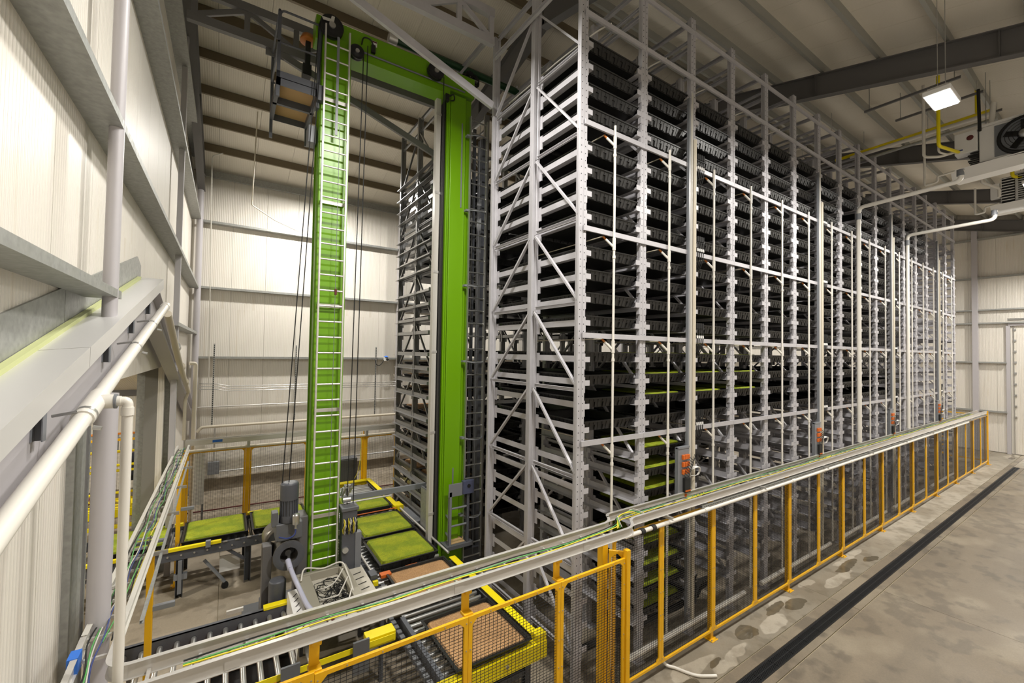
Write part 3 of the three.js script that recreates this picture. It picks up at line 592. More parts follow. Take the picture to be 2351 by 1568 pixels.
  sub(mb().lathe([[.16, 0], [.2, 0], [.23, .05], [.23, .3], [.2, .35], [.16, .35]], 32, V(.80, 1.56, -8.3), V(0, 0, 1)), 'brake_ring', M.drum, t);
  const mo = sub(mb().lathe([[0, 0], [.11, 0], [.13, .02], [.13, .12], [.118, .13], [.118, .36], [.134, .365], [.134, .60], [.12, .63], [.07, .635], [0, .62]], 28, V(.905, 1.92, -7.72)), 'hoist_motor', M.grey, t);
  const fi = mb(); for (let k = 0; k < 20; k++) { const a = k / 20 * Math.PI * 2; fi.add(new THREE.BoxGeometry(.02, .23, .006).rotateY(-a).translate(.905 + .124 * Math.cos(a), 2.165, -7.72 + .124 * Math.sin(a))); } sub(fi, 'cooling_fins', M.grey, mo);
  sub(mb().cyl(V(.905, 2.54, -7.72), V(.905, 2.556, -7.72), .085, 20), 'fan_cover', M.midGrey, mo);
  sub(mb().rbox(.72, 1.1, 1.66, 1.93, -8.1, -7.62, .02).rbox(.66, .75, 1.9, 2.12, -7.8, -7.64, .01), 'gear_case', M.cast, t);
  sub(mb().lathe([[0, 0], [.02, .0], [.02, .06], [.052, .075], [.056, .2], [.05, .23], [.02, .235], [0, .25]], 18, V(.985, 1.86, -7.52)), 'lubricator', M.zinc, t);
  sub(mb().tube([V(.985, 1.86, -7.52), V(.97, 1.78, -7.5), V(.88, 1.74, -7.5), V(.76, 1.76, -7.56)], .012, 6), 'hose', M.cableB, t);
  sub(mb().lathe([[0, 0], [.1, 0], [.12, .02], [.12, .4], [.1, .43], [0, .43]], 24, V(.75, .72, -7.5)).box(.63, .88, .5, .72, -7.65, -7.35), 'travel_motor', M.grey, t);
  sub(mb().rbox(.55, 4.6, .28, .62, ZM - .34, ZM - .06, .015).cyl(V(.8, .2, ZM - .24), V(.8, .2, ZM - .16), .19, 24).cyl(V(4.3, .2, ZM - .24), V(4.3, .2, ZM - .16), .19, 24), 'base_truck', M.grey, t);
  sub(mb().rbox(1.02, 1.2, .6, 1.95, -8.1, -7.75, .02).rbox(.55, .68, .6, 1.6, -7.9, -7.7, .01), 'drive_frame', M.steel, t);
  sub(mb().rbox(1.69, 1.93, .62, 1.98, -7.75, -7.52, .012), 'control_cabinet', M.grey, t);
  sub(mb().rbox(1.67, 1.95, 1.98, 2.04, -7.77, -7.5, .01), 'cabinet_lid', M.cast, t);
  sub(mb().box(1.90, 2.0, .9, 1.6, -7.62, -7.5), 'cabinet_side', M.midGrey, t);
  const wi = [mb(), mb(), mb()]; for (let k = 0; k < 27; k++) { const x = 1.71 + (k % 9) * .026, y = 1.86 - .02 * (k % 4), o = rr(.02, .07); wi[k % 3].tube([V(x, y, -7.52), V(x + rr(-.02, .02), y - .05, -7.52 + o), V(x + rr(-.03, .03), y - .12, -7.52 + o * .7), V(x + rr(-.02, .02), y - .2, -7.52 + .01)], .0055, 4, 8); }
  sub(wi[0], 'wiring', M.cableY, t); sub(wi[1], 'wiring', M.aluPaint, t); sub(wi[2], 'wiring', M.rubber, t);
  const cl = mb(); for (let k = 0; k < 6; k++) cl.cyl(V(1.74 + .03 * k, 2.15 + .05 * (k % 3), -7.85), V(1.76 + .03 * k, 2.3 + .04 * (k % 2), -7.8), .03, 10); cl.cyl(V(1.72, 2.12, -7.7), V(1.85, 2.12, -7.7), .05, 12).cyl(V(1.74, 1.35, -7.6), V(1.74, 1.35, -7.48), .05, 12); sub(cl, 'rope_clamp', M.zinc, t);
}
// the lift carriage hanging between the masts
{
  const t = thing('lift_carriage', 'grey lift carriage with open oily box, ladder frame and blank plate beside the second mast', 'crane carriage', [0, 0, 0]);
  mb().rbox(3.60, 3.64, .88, 1.76, -8.85, -8.10, .006).box(3.64, 3.84, .88, 1.68, -8.13, -8.10).box(3.64, 3.84, .88, 1.74, -8.85, -8.82).box(3.80, 3.84, .88, 1.76, -8.85, -8.1).box(3.64, 3.80, .88, .92, -8.82, -8.13).build('box_casing', M.cast, t);
  mb().box(3.602, 3.598, .9, 1.74, -8.83, -8.12).build('side_plate', M.galv, t);
  mb().rbox(3.62, 3.70, .9, 1.72, -8.1, -8.06, .006).rbox(3.74, 3.82, 1.0, 1.6, -8.1, -8.07, .006).build('front_frame', M.grey, t);
  mb().box(3.64, 3.8, 1.60, 1.64, -8.4, -8.13).build('shelf', M.wood, t);
  const c = mb(); for (let k = 0; k < 9; k++) c.cyl(V(3.62 + .025 * k, 1.74, -8.5 - .04 * (k % 4)), V(3.63 + .025 * k, 1.84 + .03 * (k % 3), -8.48 - .04 * (k % 4)), .026, 8); c.build('rope_anchor', M.zinc, t);
  for (const [x, z] of [[3.70, -7.60], [4.08, -7.60]]) mb().chan(V(x, .86, z), V(x, x < 3.9 ? 1.95 : 2.1, z), .05, .06, .006, V(0, 0, 1)).build('ladder_post', x < 3.9 ? M.midGrey : M.grey, t);
  for (const y of [1.28, 1.62]) mb().cyl(V(3.72, y, -7.60), V(4.08, y, -7.60), .02, 10).build('ladder_bar', M.midGrey, t);
  for (const y of [1.1, 1.45]) mb().cyl(V(3.76, y, -8.06), V(3.70, y - .03, -7.62), .018, 8).build('brace', M.midGrey, t);
  mb().rbox(3.655, 3.95, 1.86, 2.11, -7.585, -7.57, .006).build('blank_plate', M.midGrey, t);
  const bx = mb().rbox(3.95, 4.19, 1.88, 2.14, -7.62, -7.53, .008).build('blue_grey_box', std({ color: lin(.075, .085, .15), roughness: .4 }), t);
  mb().cyl(V(4.07, 2.04, -7.53), V(4.07, 2.04, -7.515), .035, 14).build('rotary_knob', M.black, bx);
  mb().rbox(3.62, 4.2, .84, .92, -8.05, -7.55, .008).build('step_deck', M.cast, t);
  mb().box(3.74, 4.05, .922, .93, -7.98, -7.62).box(3.74, 4.05, .985, .995, -8.04, -7.98).build('step_mat', M.wood, t);
  mb().rbox(1.98, 3.74, 1.68, 1.79, -8.96, -8.90, .006).build('cross_bar', M.midGrey, t);
  mb().cyl(V(2.95, 1.665, -8.86), V(2.0, 1.665, -8.86), .02, 8).build('sensor_rail', M.alu, t);
  mb().rbox(1.98, 3.62, .50, .62, -8.7, -7.5, .01).build('fork_base', M.grey, t);
}
// the dark tube that guides the crane along its top, and the lattice girders that carry it in front of the racks
{
  const t = thing('guide_rail', 'dark green guide tube running along the crane aisle under the roof', 'rail', [0, 0, 0]);
  mb().cyl(V(2.55, 10.66, -7.98), V(24.8, 10.66, -7.98), .075, 16).build('tube', M.darkGreen, t);
  mb().cyl(V(2.40, 10.66, -7.98), V(2.56, 10.66, -7.98), .09, 16).build('end_stop', M.alu, t);
  const b = mb(); for (let k = 0; k < 8; k++) b.add(new THREE.TorusGeometry(.09, .022, 6, 12).translate(4.05 + .06 * (k % 4), 10.42 + .05 * (k % 3), -7.95 + .05 * (k % 2))); b.build('festoon_loops', M.rubber, t);
  for (let x = X0 + PITCH; x < 25; x += PITCH * 2) mb().box(x - .02, x + .02, 10.72, TOP + .2, -8.0, -7.96).build('hanger', M.rack, t);
}
function lattice(label, z, mat) {
  const t = thing('lattice_girder', label, 'girder', [0, 0, z], 'lattice girders before the racks'), xa = -.72, xb = 3.9;
  mb().chan(V(xa, 10.36, 0), V(xb, 10.36, 0), .1, .15, .008).build('lower_chord', mat, t);
  mb().chan(V(xa, 10.88, 0), V(xb, 10.88, 0), .1, .15, .008).build('upper_chord', mat, t);
  const xs = [xa + .1, .15, .95, 1.75, 2.5, 3.2, xb - .05];
  for (const [i, x] of xs.entries()) {
    mb().box(x - .045, x + .045, 10.42, 10.84, -.03, .03).build('post', mat, t);
    if (i < xs.length - 1) { const y = i % 2 ? [10.80, 10.44] : [10.44, 10.80]; mb().bar(V(x + .04, y[0], 0), V(xs[i + 1] - .04, y[1], 0), .05, .09).build('diagonal', mat, t); }
  }
  mb().bar(V(.55, 10.30, .01), V(3.90, 9.18, .01), .06, .13).build('knee_brace', mat, t);
  mb().box(.45, .75, 10.16, 10.32, -.012, .012).build('gusset', mat, t);
}
lattice('pale grey lattice girder and knee brace joining the walkway rack to the end wall', -6.60, M.rack);
lattice('dark grey lattice girder behind the crane, joining the far rack to the end wall', -9.05, std({ color: lin(.17, .165, .165), roughness: .5 }));
// ---------------------------------------------------------------- conveyors
const roller = (L, r) => mb().cyl(V(0, 0, 0), V(0, 0, L), r, 12).geo();
{ // main line, running away from the fence past the rack end
  const t = thing('roller_conveyor', 'long yellow edged roller conveyor carrying the grass and seed trays', 'conveyor', [0, 0, 0]);
  const x0 = 2.20, x1 = 3.50, y = .80, g = mb().cyl(V(x0 + .03, 0, 0), V(x1 - .03, 0, 0), .03, 12).geo();
  for (let z = -4.62; z > -12.6; z -= .135) mesh('roller', g, M.zinc, t).position.set(0, y, z);
  for (const [a, b] of [[-4.55, -7.15], [-10.05, -12.7]]) { mb().chan(V(x1, .80, a), V(x1, .80, b), .06, .16, .008).build('side_frame', M.grey, t); mb().rbox(x1 - .02, x1 + .10, .93, .945, b, a, .004).box(x1 + .08, x1 + .10, .84, .94, b, a).build('side_guard', M.lemon, t); }
  mb().chan(V(x0, .80, -12.7), V(x0, .80, -8.9), .06, .16, .008).chan(V(x0, .80, -6.0), V(x0, .80, -4.55), .06, .16, .008).each('side_frame', M.grey, t);
  mb().rbox(x1 - .06, x1 + .14, .90, .99, -10.32, -10.05, .01).rbox(x1 - .02, x1 + .12, .86, 1.02, -9.98, -9.94, .01).each('side_guard', M.lemon, t);
  mb().rbox(x0 - .1, x1 + .1, .90, .93, -12.82, -12.66, .006).box(x0 - .1, x1 + .1, .78, .9, -12.82, -12.8).build('end_guard', M.lemon, t);
  mb().sweep([[0, -.11], [.06, -.11], [.06, -.1], [.012, -.1], [.012, .09], [.11, .09], [.11, .1], [0, .1]], V(x0 - .25, .80, -4.47), V(x1 + .13, .80, -4.47)).build('end_beam', M.lemon, t);
  mb().rbox(x1 - .03, x1 + .13, .86, 1.0, -4.62, -4.48, .008).box(x0 + .2, x1 - .15, .895, .93, -4.64, -4.60).build('end_stop', M.lemon, t);
  const bo = mb(); for (const [x, yy] of [[3.0, .80], [2.35, .80]]) bo.cyl(V(x, yy, -4.478), V(x, yy, -4.45), .025, 8); bo.build('bolt', M.zinc, t);
  for (const z of [-4.75, -6.7, -10.4, -12.4]) for (const x of [x0, x1]) mb().chan(V(x, 0, z), V(x, .72, z), .09, .09, .008, V(0, 0, 1)).build('leg', M.grey, t);
  for (const z of [-4.75, -6.7, -10.4, -12.4]) mb().box(x0, x1, .35, .42, z - .03, z + .03).build('leg_brace', M.grey, t);
  const ch = mb(); for (let k = 0; k < 22; k++) ch.rbox(x0 - .13, x0 - .06, .72, .80, -4.68 - k * .12, -4.60 - k * .12, .012); ch.build('drive_chain', M.cast, t);
  const dm = mb(); for (let k = 0; k < 5; k++) dm.cyl(V(x0 - .2, .80, -6.45 - k * .17), V(x0 + .0, .82, -6.45 - k * .17), .055, 14).cyl(V(x0 + .0, .84, -6.5 - k * .17), V(x0 + .06, .84, -6.5 - k * .17), .03, 10); dm.build('drive_motor', M.cast, t);
  const df = mb(); for (let k = 0; k < 5; k++) df.cyl(V(x0 - .02, .85, -6.42 - k * .17), V(x0 + .07, .85, -6.42 - k * .17), .035, 12); df.build('motor_shaft', M.zinc, t);
  mb().rbox(x0 - .16, x0 - .04, .93, 1.04, -7.25, -7.05, .012).each('sensor_bracket', M.grey, t);
  mb().box(x0 - .14, x0 - .06, .90, .97, -7.02, -6.96).build('sensor', M.lemon, t);
  mb().rbox(x0 + .02, x0 + .2, .92, .98, -7.20, -7.08, .01).rbox(x0 + .5, x0 + .72, .88, .94, -7.28, -7.2, .01).each('stop_block', M.orange, t);
  mb().cyl(V(x0 - .04, .92, -8.9), V(x0 - .04, .92, -7.3), .02, 8).cyl(V(x0 - .1, .84, -8.9), V(x0 - .1, .84, -7.3), .016, 8).each('guide_rod', M.alu, t);
  mb().cyl(V(x1 + .04, .95, -10.0), V(x1 + .04, .95, -7.3), .022, 8).build('guide_rod', M.alu, t);
  mb().rbox(x1 + .04, x1 + .4, .80, .86, -10.2, -9.2, .01).build('side_shelf', M.midGrey, t);
  mb().cyl(V(2.5, .965, -9.98), V(3.45, .965, -9.98), .012, 6).build('stop_rod', M.orange, t);
  const tq = mb().add(new THREE.TorusGeometry(.045, .014, 8, 20).translate(3.55, 1.02, -11.05)); tq.box(3.5, 3.62, .93, .97, -11.08, -11.02); tq.build('lifting_eye', M.cast, t);
}
const grp = 'trays on the conveyors';
{
  const X = 2.85, put = (l, x, z, f, k, y = .835) => tray(l, x, y, z, grp, f, f === 'grass_mat' ? MAT[k % 3] : GRAIN[k % 2]);
  put('black tray of brown seed on the conveyor, nearest the yellow mesh fence', X + .02, -5.07, 'seed_bed', 0);
  put('black tray of brown seed on the conveyor, just before the grass trays', X, -6.62, 'seed_bed', 1);
  put('black tray of bright green grass nearest the brown seed trays', X - .02, -7.93, 'grass_mat', 0, .86);
  put('middle tray of green grass of three between the crane masts', X + .02, -9.18, 'grass_mat', 1, .85);
  put('tray of green grass furthest down the line by the bare rollers', X + .04, -10.75, 'grass_mat', 2, .83);
  put('tray of green grass on the cross conveyor behind the winch motor', 1.08, -10.83, 'grass_mat', 2);
  put('tray of green grass on the cross conveyor before the mesh fence', -.08, -10.83, 'grass_mat', 0);
  put('tray of green grass on the cross conveyor in the wall opening', -1.36, -10.86, 'grass_mat', 1);
  put('last tray of green grass on the cross conveyor, inside the low bay', -2.7, -10.86, 'grass_mat', 2);
}
{ // cross conveyor from the low bay
  const t = thing('cross_conveyor', 'dark grey cross conveyor with yellow guards coming out of the wall opening', 'conveyor', [0, 0, 0]);
  const g = mb().cyl(V(0, 0, -11.4), V(0, 0, -10.2), .03, 12).geo();
  for (let x = -5; x < 2.1; x += .135) mesh('roller', g, M.zinc, t).position.set(x, .80, 0);
  mb().sweep([[-.02, -.09], [.03, -.09], [.03, -.08], [-.01, -.08], [-.01, .08], [.03, .08], [.03, .09], [-.02, .09]], V(-5, .80, -10.16), V(2.1, .80, -10.16)).build('side_frame', M.grey, t);
  mb().chan(V(-5, .80, -11.44), V(2.1, .80, -11.44), .05, .18, .008).build('side_frame', M.grey, t);
  const b = mb(); for (let x = -.8; x < 2; x += .2) b.cyl(V(x, .80, -10.15), V(x, .80, -10.12), .016, 8).box(x + .05, x + .12, .885, .9, -10.17, -10.12); b.build('bolt', M.zinc, t);
  mb().rbox(-1.1, -.22, .89, .95, -10.17, -10.10, .006).rbox(-.17, .02, .89, .95, -10.17, -10.10, .006).rbox(-2.4, -1.2, .89, .95, -10.17, -10.10, .006).rbox(-.80, -.66, .90, .96, -11.5, -11.42, .006).rbox(.50, .78, .90, .96, -11.5, -11.42, .006).each('side_guard', M.lemon, t);
  mb().box(-.23, -.15, .86, .98, -10.16, -10.08).build('sensor_bracket', M.midGrey, t);
  for (const x of [-3.2, -.62, .47, 1.9]) for (const z of [-10.18, -11.42]) mb().chan(V(x, 0, z), V(x, .72, z), .11, .11, .008, V(1, 0, 0)).build('leg', M.grey, t);
  mb().bar(V(.42, .45, -10.2), V(.12, .71, -10.2), .04, .05).bar(V(-2.2, .4, -10.2), V(-1.8, .71, -10.2), .04, .05).each('leg_brace', M.grey, t);
  mb().box(-.64, -.58, .1, .7, -10.14, -10.08).box(-.7, -.5, .35, .45, -10.2, -10.1).build('valve_stand', M.midGrey, t);
}
{ // near conveyor, under the cable tray
  const t = thing('near_conveyor', 'near roller conveyor with dark grey side plate under the cable tray', 'conveyor', [0, 0, 0]);
  const g = mb().cyl(V(0, 0, -7.15), V(0, 0, -5.35), .032, 14).geo();
  for (let x = -.96; x < 1.0; x += .176) mesh('roller', g, M.zinc, t).position.set(x, .80, 0);
  mb().box(-1.02, .92, .72, .90, -7.19, -7.16).box(-1.02, .92, .895, .90, -7.24, -7.16).build('side_plate', M.grey, t);
  mb().rbox(.55, 1.0, .90, .94, -7.26, -7.15, .006).build('side_guard', M.lemon, t);
  mb().box(-.6, .8, .42, .56, -6.9, -6.8).box(-.6, .8, .42, .56, -6.1, -6.0).each('under_beam', M.orangeBeam, t);
  mb().box(-.7, .85, .34, .38, -7.0, -5.6).build('drip_tray', M.rubber, t);
  for (const x of [-.9, .1, .8]) mb().box(x, x + .06, 0, .74, -7.0, -6.94).build('leg', M.midGrey, t);
  mb().sweep([[-.09, .03], [-.09, -.04], [.09, -.12], [.09, -.11], [-.08, -.03], [-.08, .03]], V(-.98, .90, -5.72), V(1.98, .90, -5.72)).build('front_guard', M.lemon, t);
  mb().rbox(1.62, 2.0, .80, .94, -5.86, -5.68, .01).each('guard_end', M.lemon, t);
  for (const x of [.62, 1.42]) mb().box(x, x + .2, .62, 1.02, -5.60, -5.57).build('support_plate', M.cast, t);
  mb().box(-.55, -.1, .86, .9, -5.9, -5.85).build('strut', M.zinc, t);
  mb().box(.1, .3, .97, 1.02, -7.22, -7.18).build('reflector', M.alu, t);
  for (const x of [-.8, .9]) mb().box(x, x + .08, 0, .8, -5.35, -5.27).build('leg', M.grey, t);
}
{ // open white hood with its wiring
  const t = thing('equipment_hood', 'open off-white sheet metal hood full of loose wiring beside the green mast', 'machine hood', [0, 0, 0]);
  const x0 = 1.0, x1 = 2.0, z0 = -7.55, z1 = -6.05, y = 1.0;
  const old = std({ color: lin(.36, .335, .27), roughness: .6 }), pale = std({ color: lin(.54, .505, .43), roughness: .55 });
  mb().box(x0, x1, y - .01, y, z0, z1).build('base_sheet', pale, t);
  mb().rbox(x0, x0 + .20, y, y + .10, z0, z1, .006).rbox(1.64, 1.76, y, y + .12, z0, z1, .006).rbox(x0, x1 - .3, y, y + .12, z0, z0 + .09, .006).build('frame_rail', old, t);
  mb().rbox(1.76, x1, y + .02, y + .05, z0 + .12, z1, .006).box(x1 - .01, x1, y - .16, y + .03, z0, z1).build('side_sheet', pale, t);
  mb().sweep([[0, 0], [.16, -.02], [.20, -.55], [.19, -.55], [.15, -.03], [0, -.01]].map(([u, v]) => [u, v]), V(x0 + .02, y + .08, z1), V(x0 + .02, y + .08, z0 + .35)).build('white_cover', M.white, t);
  const c1 = mb(), c2 = mb();
  for (let k = 0; k < 26; k++) { const cx = rr(1.26, 1.6), cz = rr(-7.2, -6.3), r = rr(.06, .2), a = rr(0, 6), P = []; for (let j = 0; j < 6; j++) P.push(V(Math.min(1.63, Math.max(1.21, cx + r * Math.cos(a + j * .9) * rr(.7, 1.2))), y + .015 + rr(0, .06), cz + r * 1.4 * Math.sin(a + j * .9))); c1.tube(P, rr(.004, .008), 4, 16); }
  for (let k = 0; k < 3; k++) { const z = -7.1 + k * .31; c2.tube([V(1.22, y + .02, z), V(1.35 + .1 * (k % 2), y + .10, z + .15), V(1.5, y + .07, z + .05 * (k % 3)), V(1.68, y + .13, z - .25)], .011, 6, 14); }
  c1.build('wiring', M.rubber, t); c2.build('white_hose', M.pvc, t);
  mb().tube([V(1.05, y + .12, -7.3), V(1.12, y + .22, -7.46), V(1.4, y + .14, -7.5), V(1.66, y + .20, -7.44), V(1.7, y + .14, -7.1), V(1.66, y + .13, -6.6)], .013, 7, 24).build('white_hose', M.pvc, t);
  const cp = mb(); for (let k = 0; k < 7; k++) cp.cyl(V(1.80, y + .055, -7.2 + k * .17), V(1.93, y + .06, -7.23 + k * .17), .006, 5).cyl(V(.90, y + .06, -7.0 + k * .14), V(.96, y + .1, -7.02 + k * .14), .006, 5); cp.build('cable_tie', M.rubber, t);
  const cn = mb(), cm = mb(); for (let k = 0; k < 8; k++) { cn.rbox(1.22 + .04 * (k % 3), 1.26 + .04 * (k % 3), y + .03, y + .08, -6.35 + .05 * k, -6.31 + .05 * k, .005); cm.rbox(1.52 + .02 * (k % 3), 1.56 + .02 * (k % 3), y + .03, y + .09, -6.7 + .04 * k, -6.67 + .04 * k, .005); } cn.build('connector', M.maroon, t); cm.build('connector', M.rubber, t);
  const li = std({ color: lin(.55, .56, .70), roughness: .4 });
  mb().tube([V(.90, 1.36, -7.48), V(.92, 1.30, -7.3), V(.98, 1.2, -6.9), V(1.03, 1.15, -6.5), V(1.08, 1.14, -6.3), V(1.12, 1.14, -6.12)], .034, 10, 30).build('drain_hose', li, t);
  mb().cyl(V(.89, 1.38, -7.54), V(.905, 1.32, -7.36), .04, 14).build('hose_cuff', li, t);
  for (const [x, z] of [[x0 + .05, -7.3], [x1 - .08, -7.3], [x0 + .05, -6.15], [x1 - .08, -6.15]]) mb().box(x, x + .05, 0, y - .01, z, z + .05).build('leg', M.grey, t);
}
// ---------------------------------------------------------------- yellow mesh fences
function panelParts(t, w, y0, y1, sx = .045, sy = .034) {   // a framed mesh panel in its own x, y; x from 0 to w
  const s = new THREE.Shape(); s.moveTo(0, y0); s.lineTo(w, y0); s.lineTo(w, y1); s.lineTo(0, y1); s.closePath();
  const h = new THREE.Path(), c = .055, a = sx, b = w - sx, d = y0 + sy, e = y1 - sy;
  for (const [i, p] of [[a + c, d], [b - c, d], [b, d + c], [b, e - c], [b - c, e], [a + c, e], [a, e - c], [a, d + c]].entries()) i ? h.lineTo(...p) : h.moveTo(...p);
  h.closePath(); s.holes.push(h);
  const g = new THREE.ExtrudeGeometry(s, { depth: .024, bevelEnabled: true, bevelThickness: .003, bevelSize: .003, bevelSegments: 1 }); g.translate(0, 0, -.015);
  mesh('panel_frame', boxUV(g), M.yellow, t);
  const m = mb(), wr = .0017;
  for (let y = d + .02; y < e; y += .032) m.box(a - .01, b + .01, y - wr, y + wr, -.012, -.0085);
  for (let x = a + .02; x < b; x += .048) m.box(x - wr, x + wr, d - .01, e + .01, -.0155, -.012);
  stuff(m.build('wire_mesh', M.wire, t));
  const bo = mb(); for (const x of [sx * .5, w - sx * .5]) for (const f of [.03, .17, .34, .5, .66, .83, .97]) bo.cyl(V(x, y0 + (y1 - y0) * f, .01), V(x, y0 + (y1 - y0) * f, .0185), .007, 7);
  for (let x = .25; x < w - .1; x += .3) bo.cyl(V(x, y1 - sy * .5, .01), V(x, y1 - sy * .5, .0185), .007, 7); bo.build('rivets', M.zinc, t);
  return t;
}
function post(label, x, z, h, group, foot = true, w = .06, mat = M.yellow) {
  const t = thing('fence_post', label, 'fence post', [x, 0, z], group);
  mb().rbox(-w / 2, w / 2, .012, h, -w / 2, w / 2, .006).build('tube', mat, t);
  if (foot) { mb().rbox(-.085, .085, 0, .012, -.075, .10, .004).rbox(-w / 2 - .008, w / 2 + .008, .012, .13, -w / 2 - .008, w / 2 + .008, .004).build('foot', mat, t); const b = mb(); for (const s of [-1, 1]) b.cyl(V(s * .065, .012, .075), V(s * .065, .03, .075), .012, 6); b.build('anchor_bolt', M.zinc, t); }
  return t;
}
{
  const ZF1 = -4.055, P = 1.36, base = panelParts(thing('mesh_fence', 'yellow framed wire mesh fence panel along the walkway, first from the corner post', 'fence panel', [5.455, 0, ZF1], 'fence panels along the walkway'), P - .008, .15, 2.225);
  for (let i = 1; i < 17; i++) copyOf(base, [5.455 + P * i, 0, ZF1], `yellow framed wire mesh fence panel along the walkway, ${ORD[i]} from the corner post`);
  panelParts(thing('mesh_fence', 'narrow yellow mesh fence panel between the corner post and the first wide panel', 'fence panel', [4.42, 0, ZF1], 'fence panels along the walkway'), 1.027, .15, 2.225);
  const p0 = post('yellow fence post with bolted foot on the walkway, first from the corner', 6.815, ZF1 - .055, 2.30, 'fence posts along the walkway');
  for (let i = 1; i < 8; i++) copyOf(p0, [6.815 + 2.72 * i, 0, ZF1 - .055], `yellow fence post with bolted foot on the walkway, ${ORD[i]} from the corner`);
  post('yellow corner post standing out in front of the racks where the fence steps', 4.40, -3.80, 2.16, 'corner posts of the fence', true, .07);
  post('darker yellow post set back beside the corner post where the fence steps', 4.22, ZF1, 2.27, 'corner posts of the fence', true, .10);
  const L = [4.362, 3.275, 2.075, .665, -.66];
  for (let i = 0; i < 4; i++) panelParts(thing('mesh_fence', `yellow framed wire mesh fence panel in front of the conveyors, ${ORD[i]} from the corner post`, 'fence panel', [L[i + 1] + .004, 0, -3.80], 'fence panels in front of the conveyors'), L[i] - L[i + 1] - .008, .15, i === 3 ? 2.08 : 2.06, .04, .036);
  const r = thing('mesh_fence', 'short yellow return panel between the two corner posts', 'fence panel', [4.40, 0, -3.84], 'fence panels in front of the conveyors', Math.PI / 2 + .0); r.rotation.y = Math.atan2(.18, -.18) ; panelParts(r, .2, .15, 2.12, .03, .034);
  for (const [i, x] of [3.275, 2.075, .665].entries()) { const q = post(`yellow post and tray bracket behind the front fence, ${ORD[i]} from the corner post`, x + .01, -3.855, 2.06, 'posts behind the front fence', true, .05); mb().rbox(-.04, .04, 2.06, 2.33, -.05, -.02, .006).rbox(-.05, .05, 2.05, 2.08, -.05, .05, .006).rbox(-.02, .05, 2.25, 2.335, -.05, .02, .01).build('tray_bracket', M.yellow, q); }
  // the far end turns back towards the rack
  for (let i = 0; i < 2; i++) { const e = thing('mesh_fence', `yellow mesh panel closing the far end of the fence, ${ORD[i]} from the walkway`, 'fence panel', [28.62, 0, ZF1 - .06 - i * 1.37], 'fence panels at the far end', Math.PI / 2); panelParts(e, 1.36, .15, 2.225); }
  post('yellow post at the far corner of the walkway fence', 28.62, ZF1, 2.4, 'fence posts along the walkway');
  post('yellow post behind the far corner of the walkway fence', 28.62, ZF1 - 2.8, 2.4, 'fence posts along the walkway');
  // back fence beyond the conveyors
  const B = [-.76, .53, 1.95, 3.45, 4.42], ZBF = -12.86;
  for (let i = 0; i < 5; i++) post(`dark yellow post of the back fence, ${ORD[i]} from the end wall`, B[i], ZBF, i === 2 ? 2.0 : i > 2 ? 2.36 : 2.22, 'posts of the back fence', true, .085);
  for (let i = 0; i < 4; i++) panelParts(thing('mesh_fence', `pale mesh panel of the back fence, ${ORD[i]} from the end wall`, 'fence panel', [B[i] + .05, 0, ZBF], 'panels of the back fence'), B[i + 1] - B[i] - .1, .15, 2.16, .03, .03);
  mb().rbox(2.4, 3.4, 1.78, 1.83, ZBF - .05, ZBF - .02, .005).build('gate_bar', M.yellow, scene.getObjectByName('mesh_fence_' + String(used.get('mesh_fence') - 2).padStart(3, '0')));
  for (const [i, z] of [-6.85, -10.7].entries()) { const q = post(`yellow post under the cable tray along the end wall, ${i ? 'further' : 'nearer'}`, -.70, z, i ? 2.3 : 2.28, 'posts under the end wall tray', true, .07); mb().rbox(.03, .25, 1.45, 1.51, -.03, .03, .005).rbox(-.2, .12, 2.28, 2.31, -.03, .03, .005).build('arm', M.midGrey, q); }
}
// ---------------------------------------------------------------- cable trays
function polySweep(poly, P) {                              // a profile (sideways, up) along a level path with mitred corners
  const n = poly.length, pos = [], idx = [];
  P.forEach((p, i) => {
    const a = P[Math.max(0, i - 1)], b = P[Math.min(P.length - 1, i + 1)], d = b.clone().sub(a).setY(0).normalize(), s = V(-d.z, 0, d.x);
    for (const [u, v] of poly) pos.push(p.x + s.x * u, p.y + v, p.z + s.z * u);
  });
  for (let k = 0; k < P.length - 1; k++) for (let i = 0; i < n; i++) { const a = k * n + i, b = k * n + (i + 1) % n; idx.push(a, b, a + n, b, b + n, a + n); }
  const tri = THREE.ShapeUtils.triangulateShape(poly.map(q => new THREE.Vector2(...q)), []);
  for (const f of tri) { idx.push(f[0], f[2], f[1]); const k = (P.length - 1) * n; idx.push(k + f[0], k + f[1], k + f[2]); }
  let g = new THREE.BufferGeometry(); g.setAttribute('position', new THREE.Float32BufferAttribute(pos, 3)); g.setIndex(idx); g = g.toNonIndexed(); g.computeVertexNormals(); return boxUV(g);
}
const RAIL = [[-.019, 0], [.019, 0], [.019, .004], [.003, .004], [.003, .106], [.019, .106], [.019, .110], [-.019, .110], [-.019, .106], [-.003, .106], [-.003, .004], [-.019, .004]];
const arc = (P, k = 8) => { const o = []; for (let i = 0; i < P.length; i++) { const p = P[i]; if (p[2] === undefined) { o.push(V(p[0], 2.34, p[1])); continue; } const [a, b, c] = [P[i - 1], p, P[i + 1]]; const A = V(a[0], 2.34, a[1]), B = V(b[0], 2.34, b[1]), C = V(c[0], 2.34, c[1]); const s = B.clone().add(A.clone().sub(B).setLength(b[2])), e = B.clone().add(C.clone().sub(B).setLength(b[2])); for (let j = 0; j <= k; j++) { const t = j / k; o.push(s.clone().multiplyScalar((1 - t) ** 2).addScaledVector(B, 2 * t * (1 - t)).addScaledVector(e, t * t)); } } return o; };
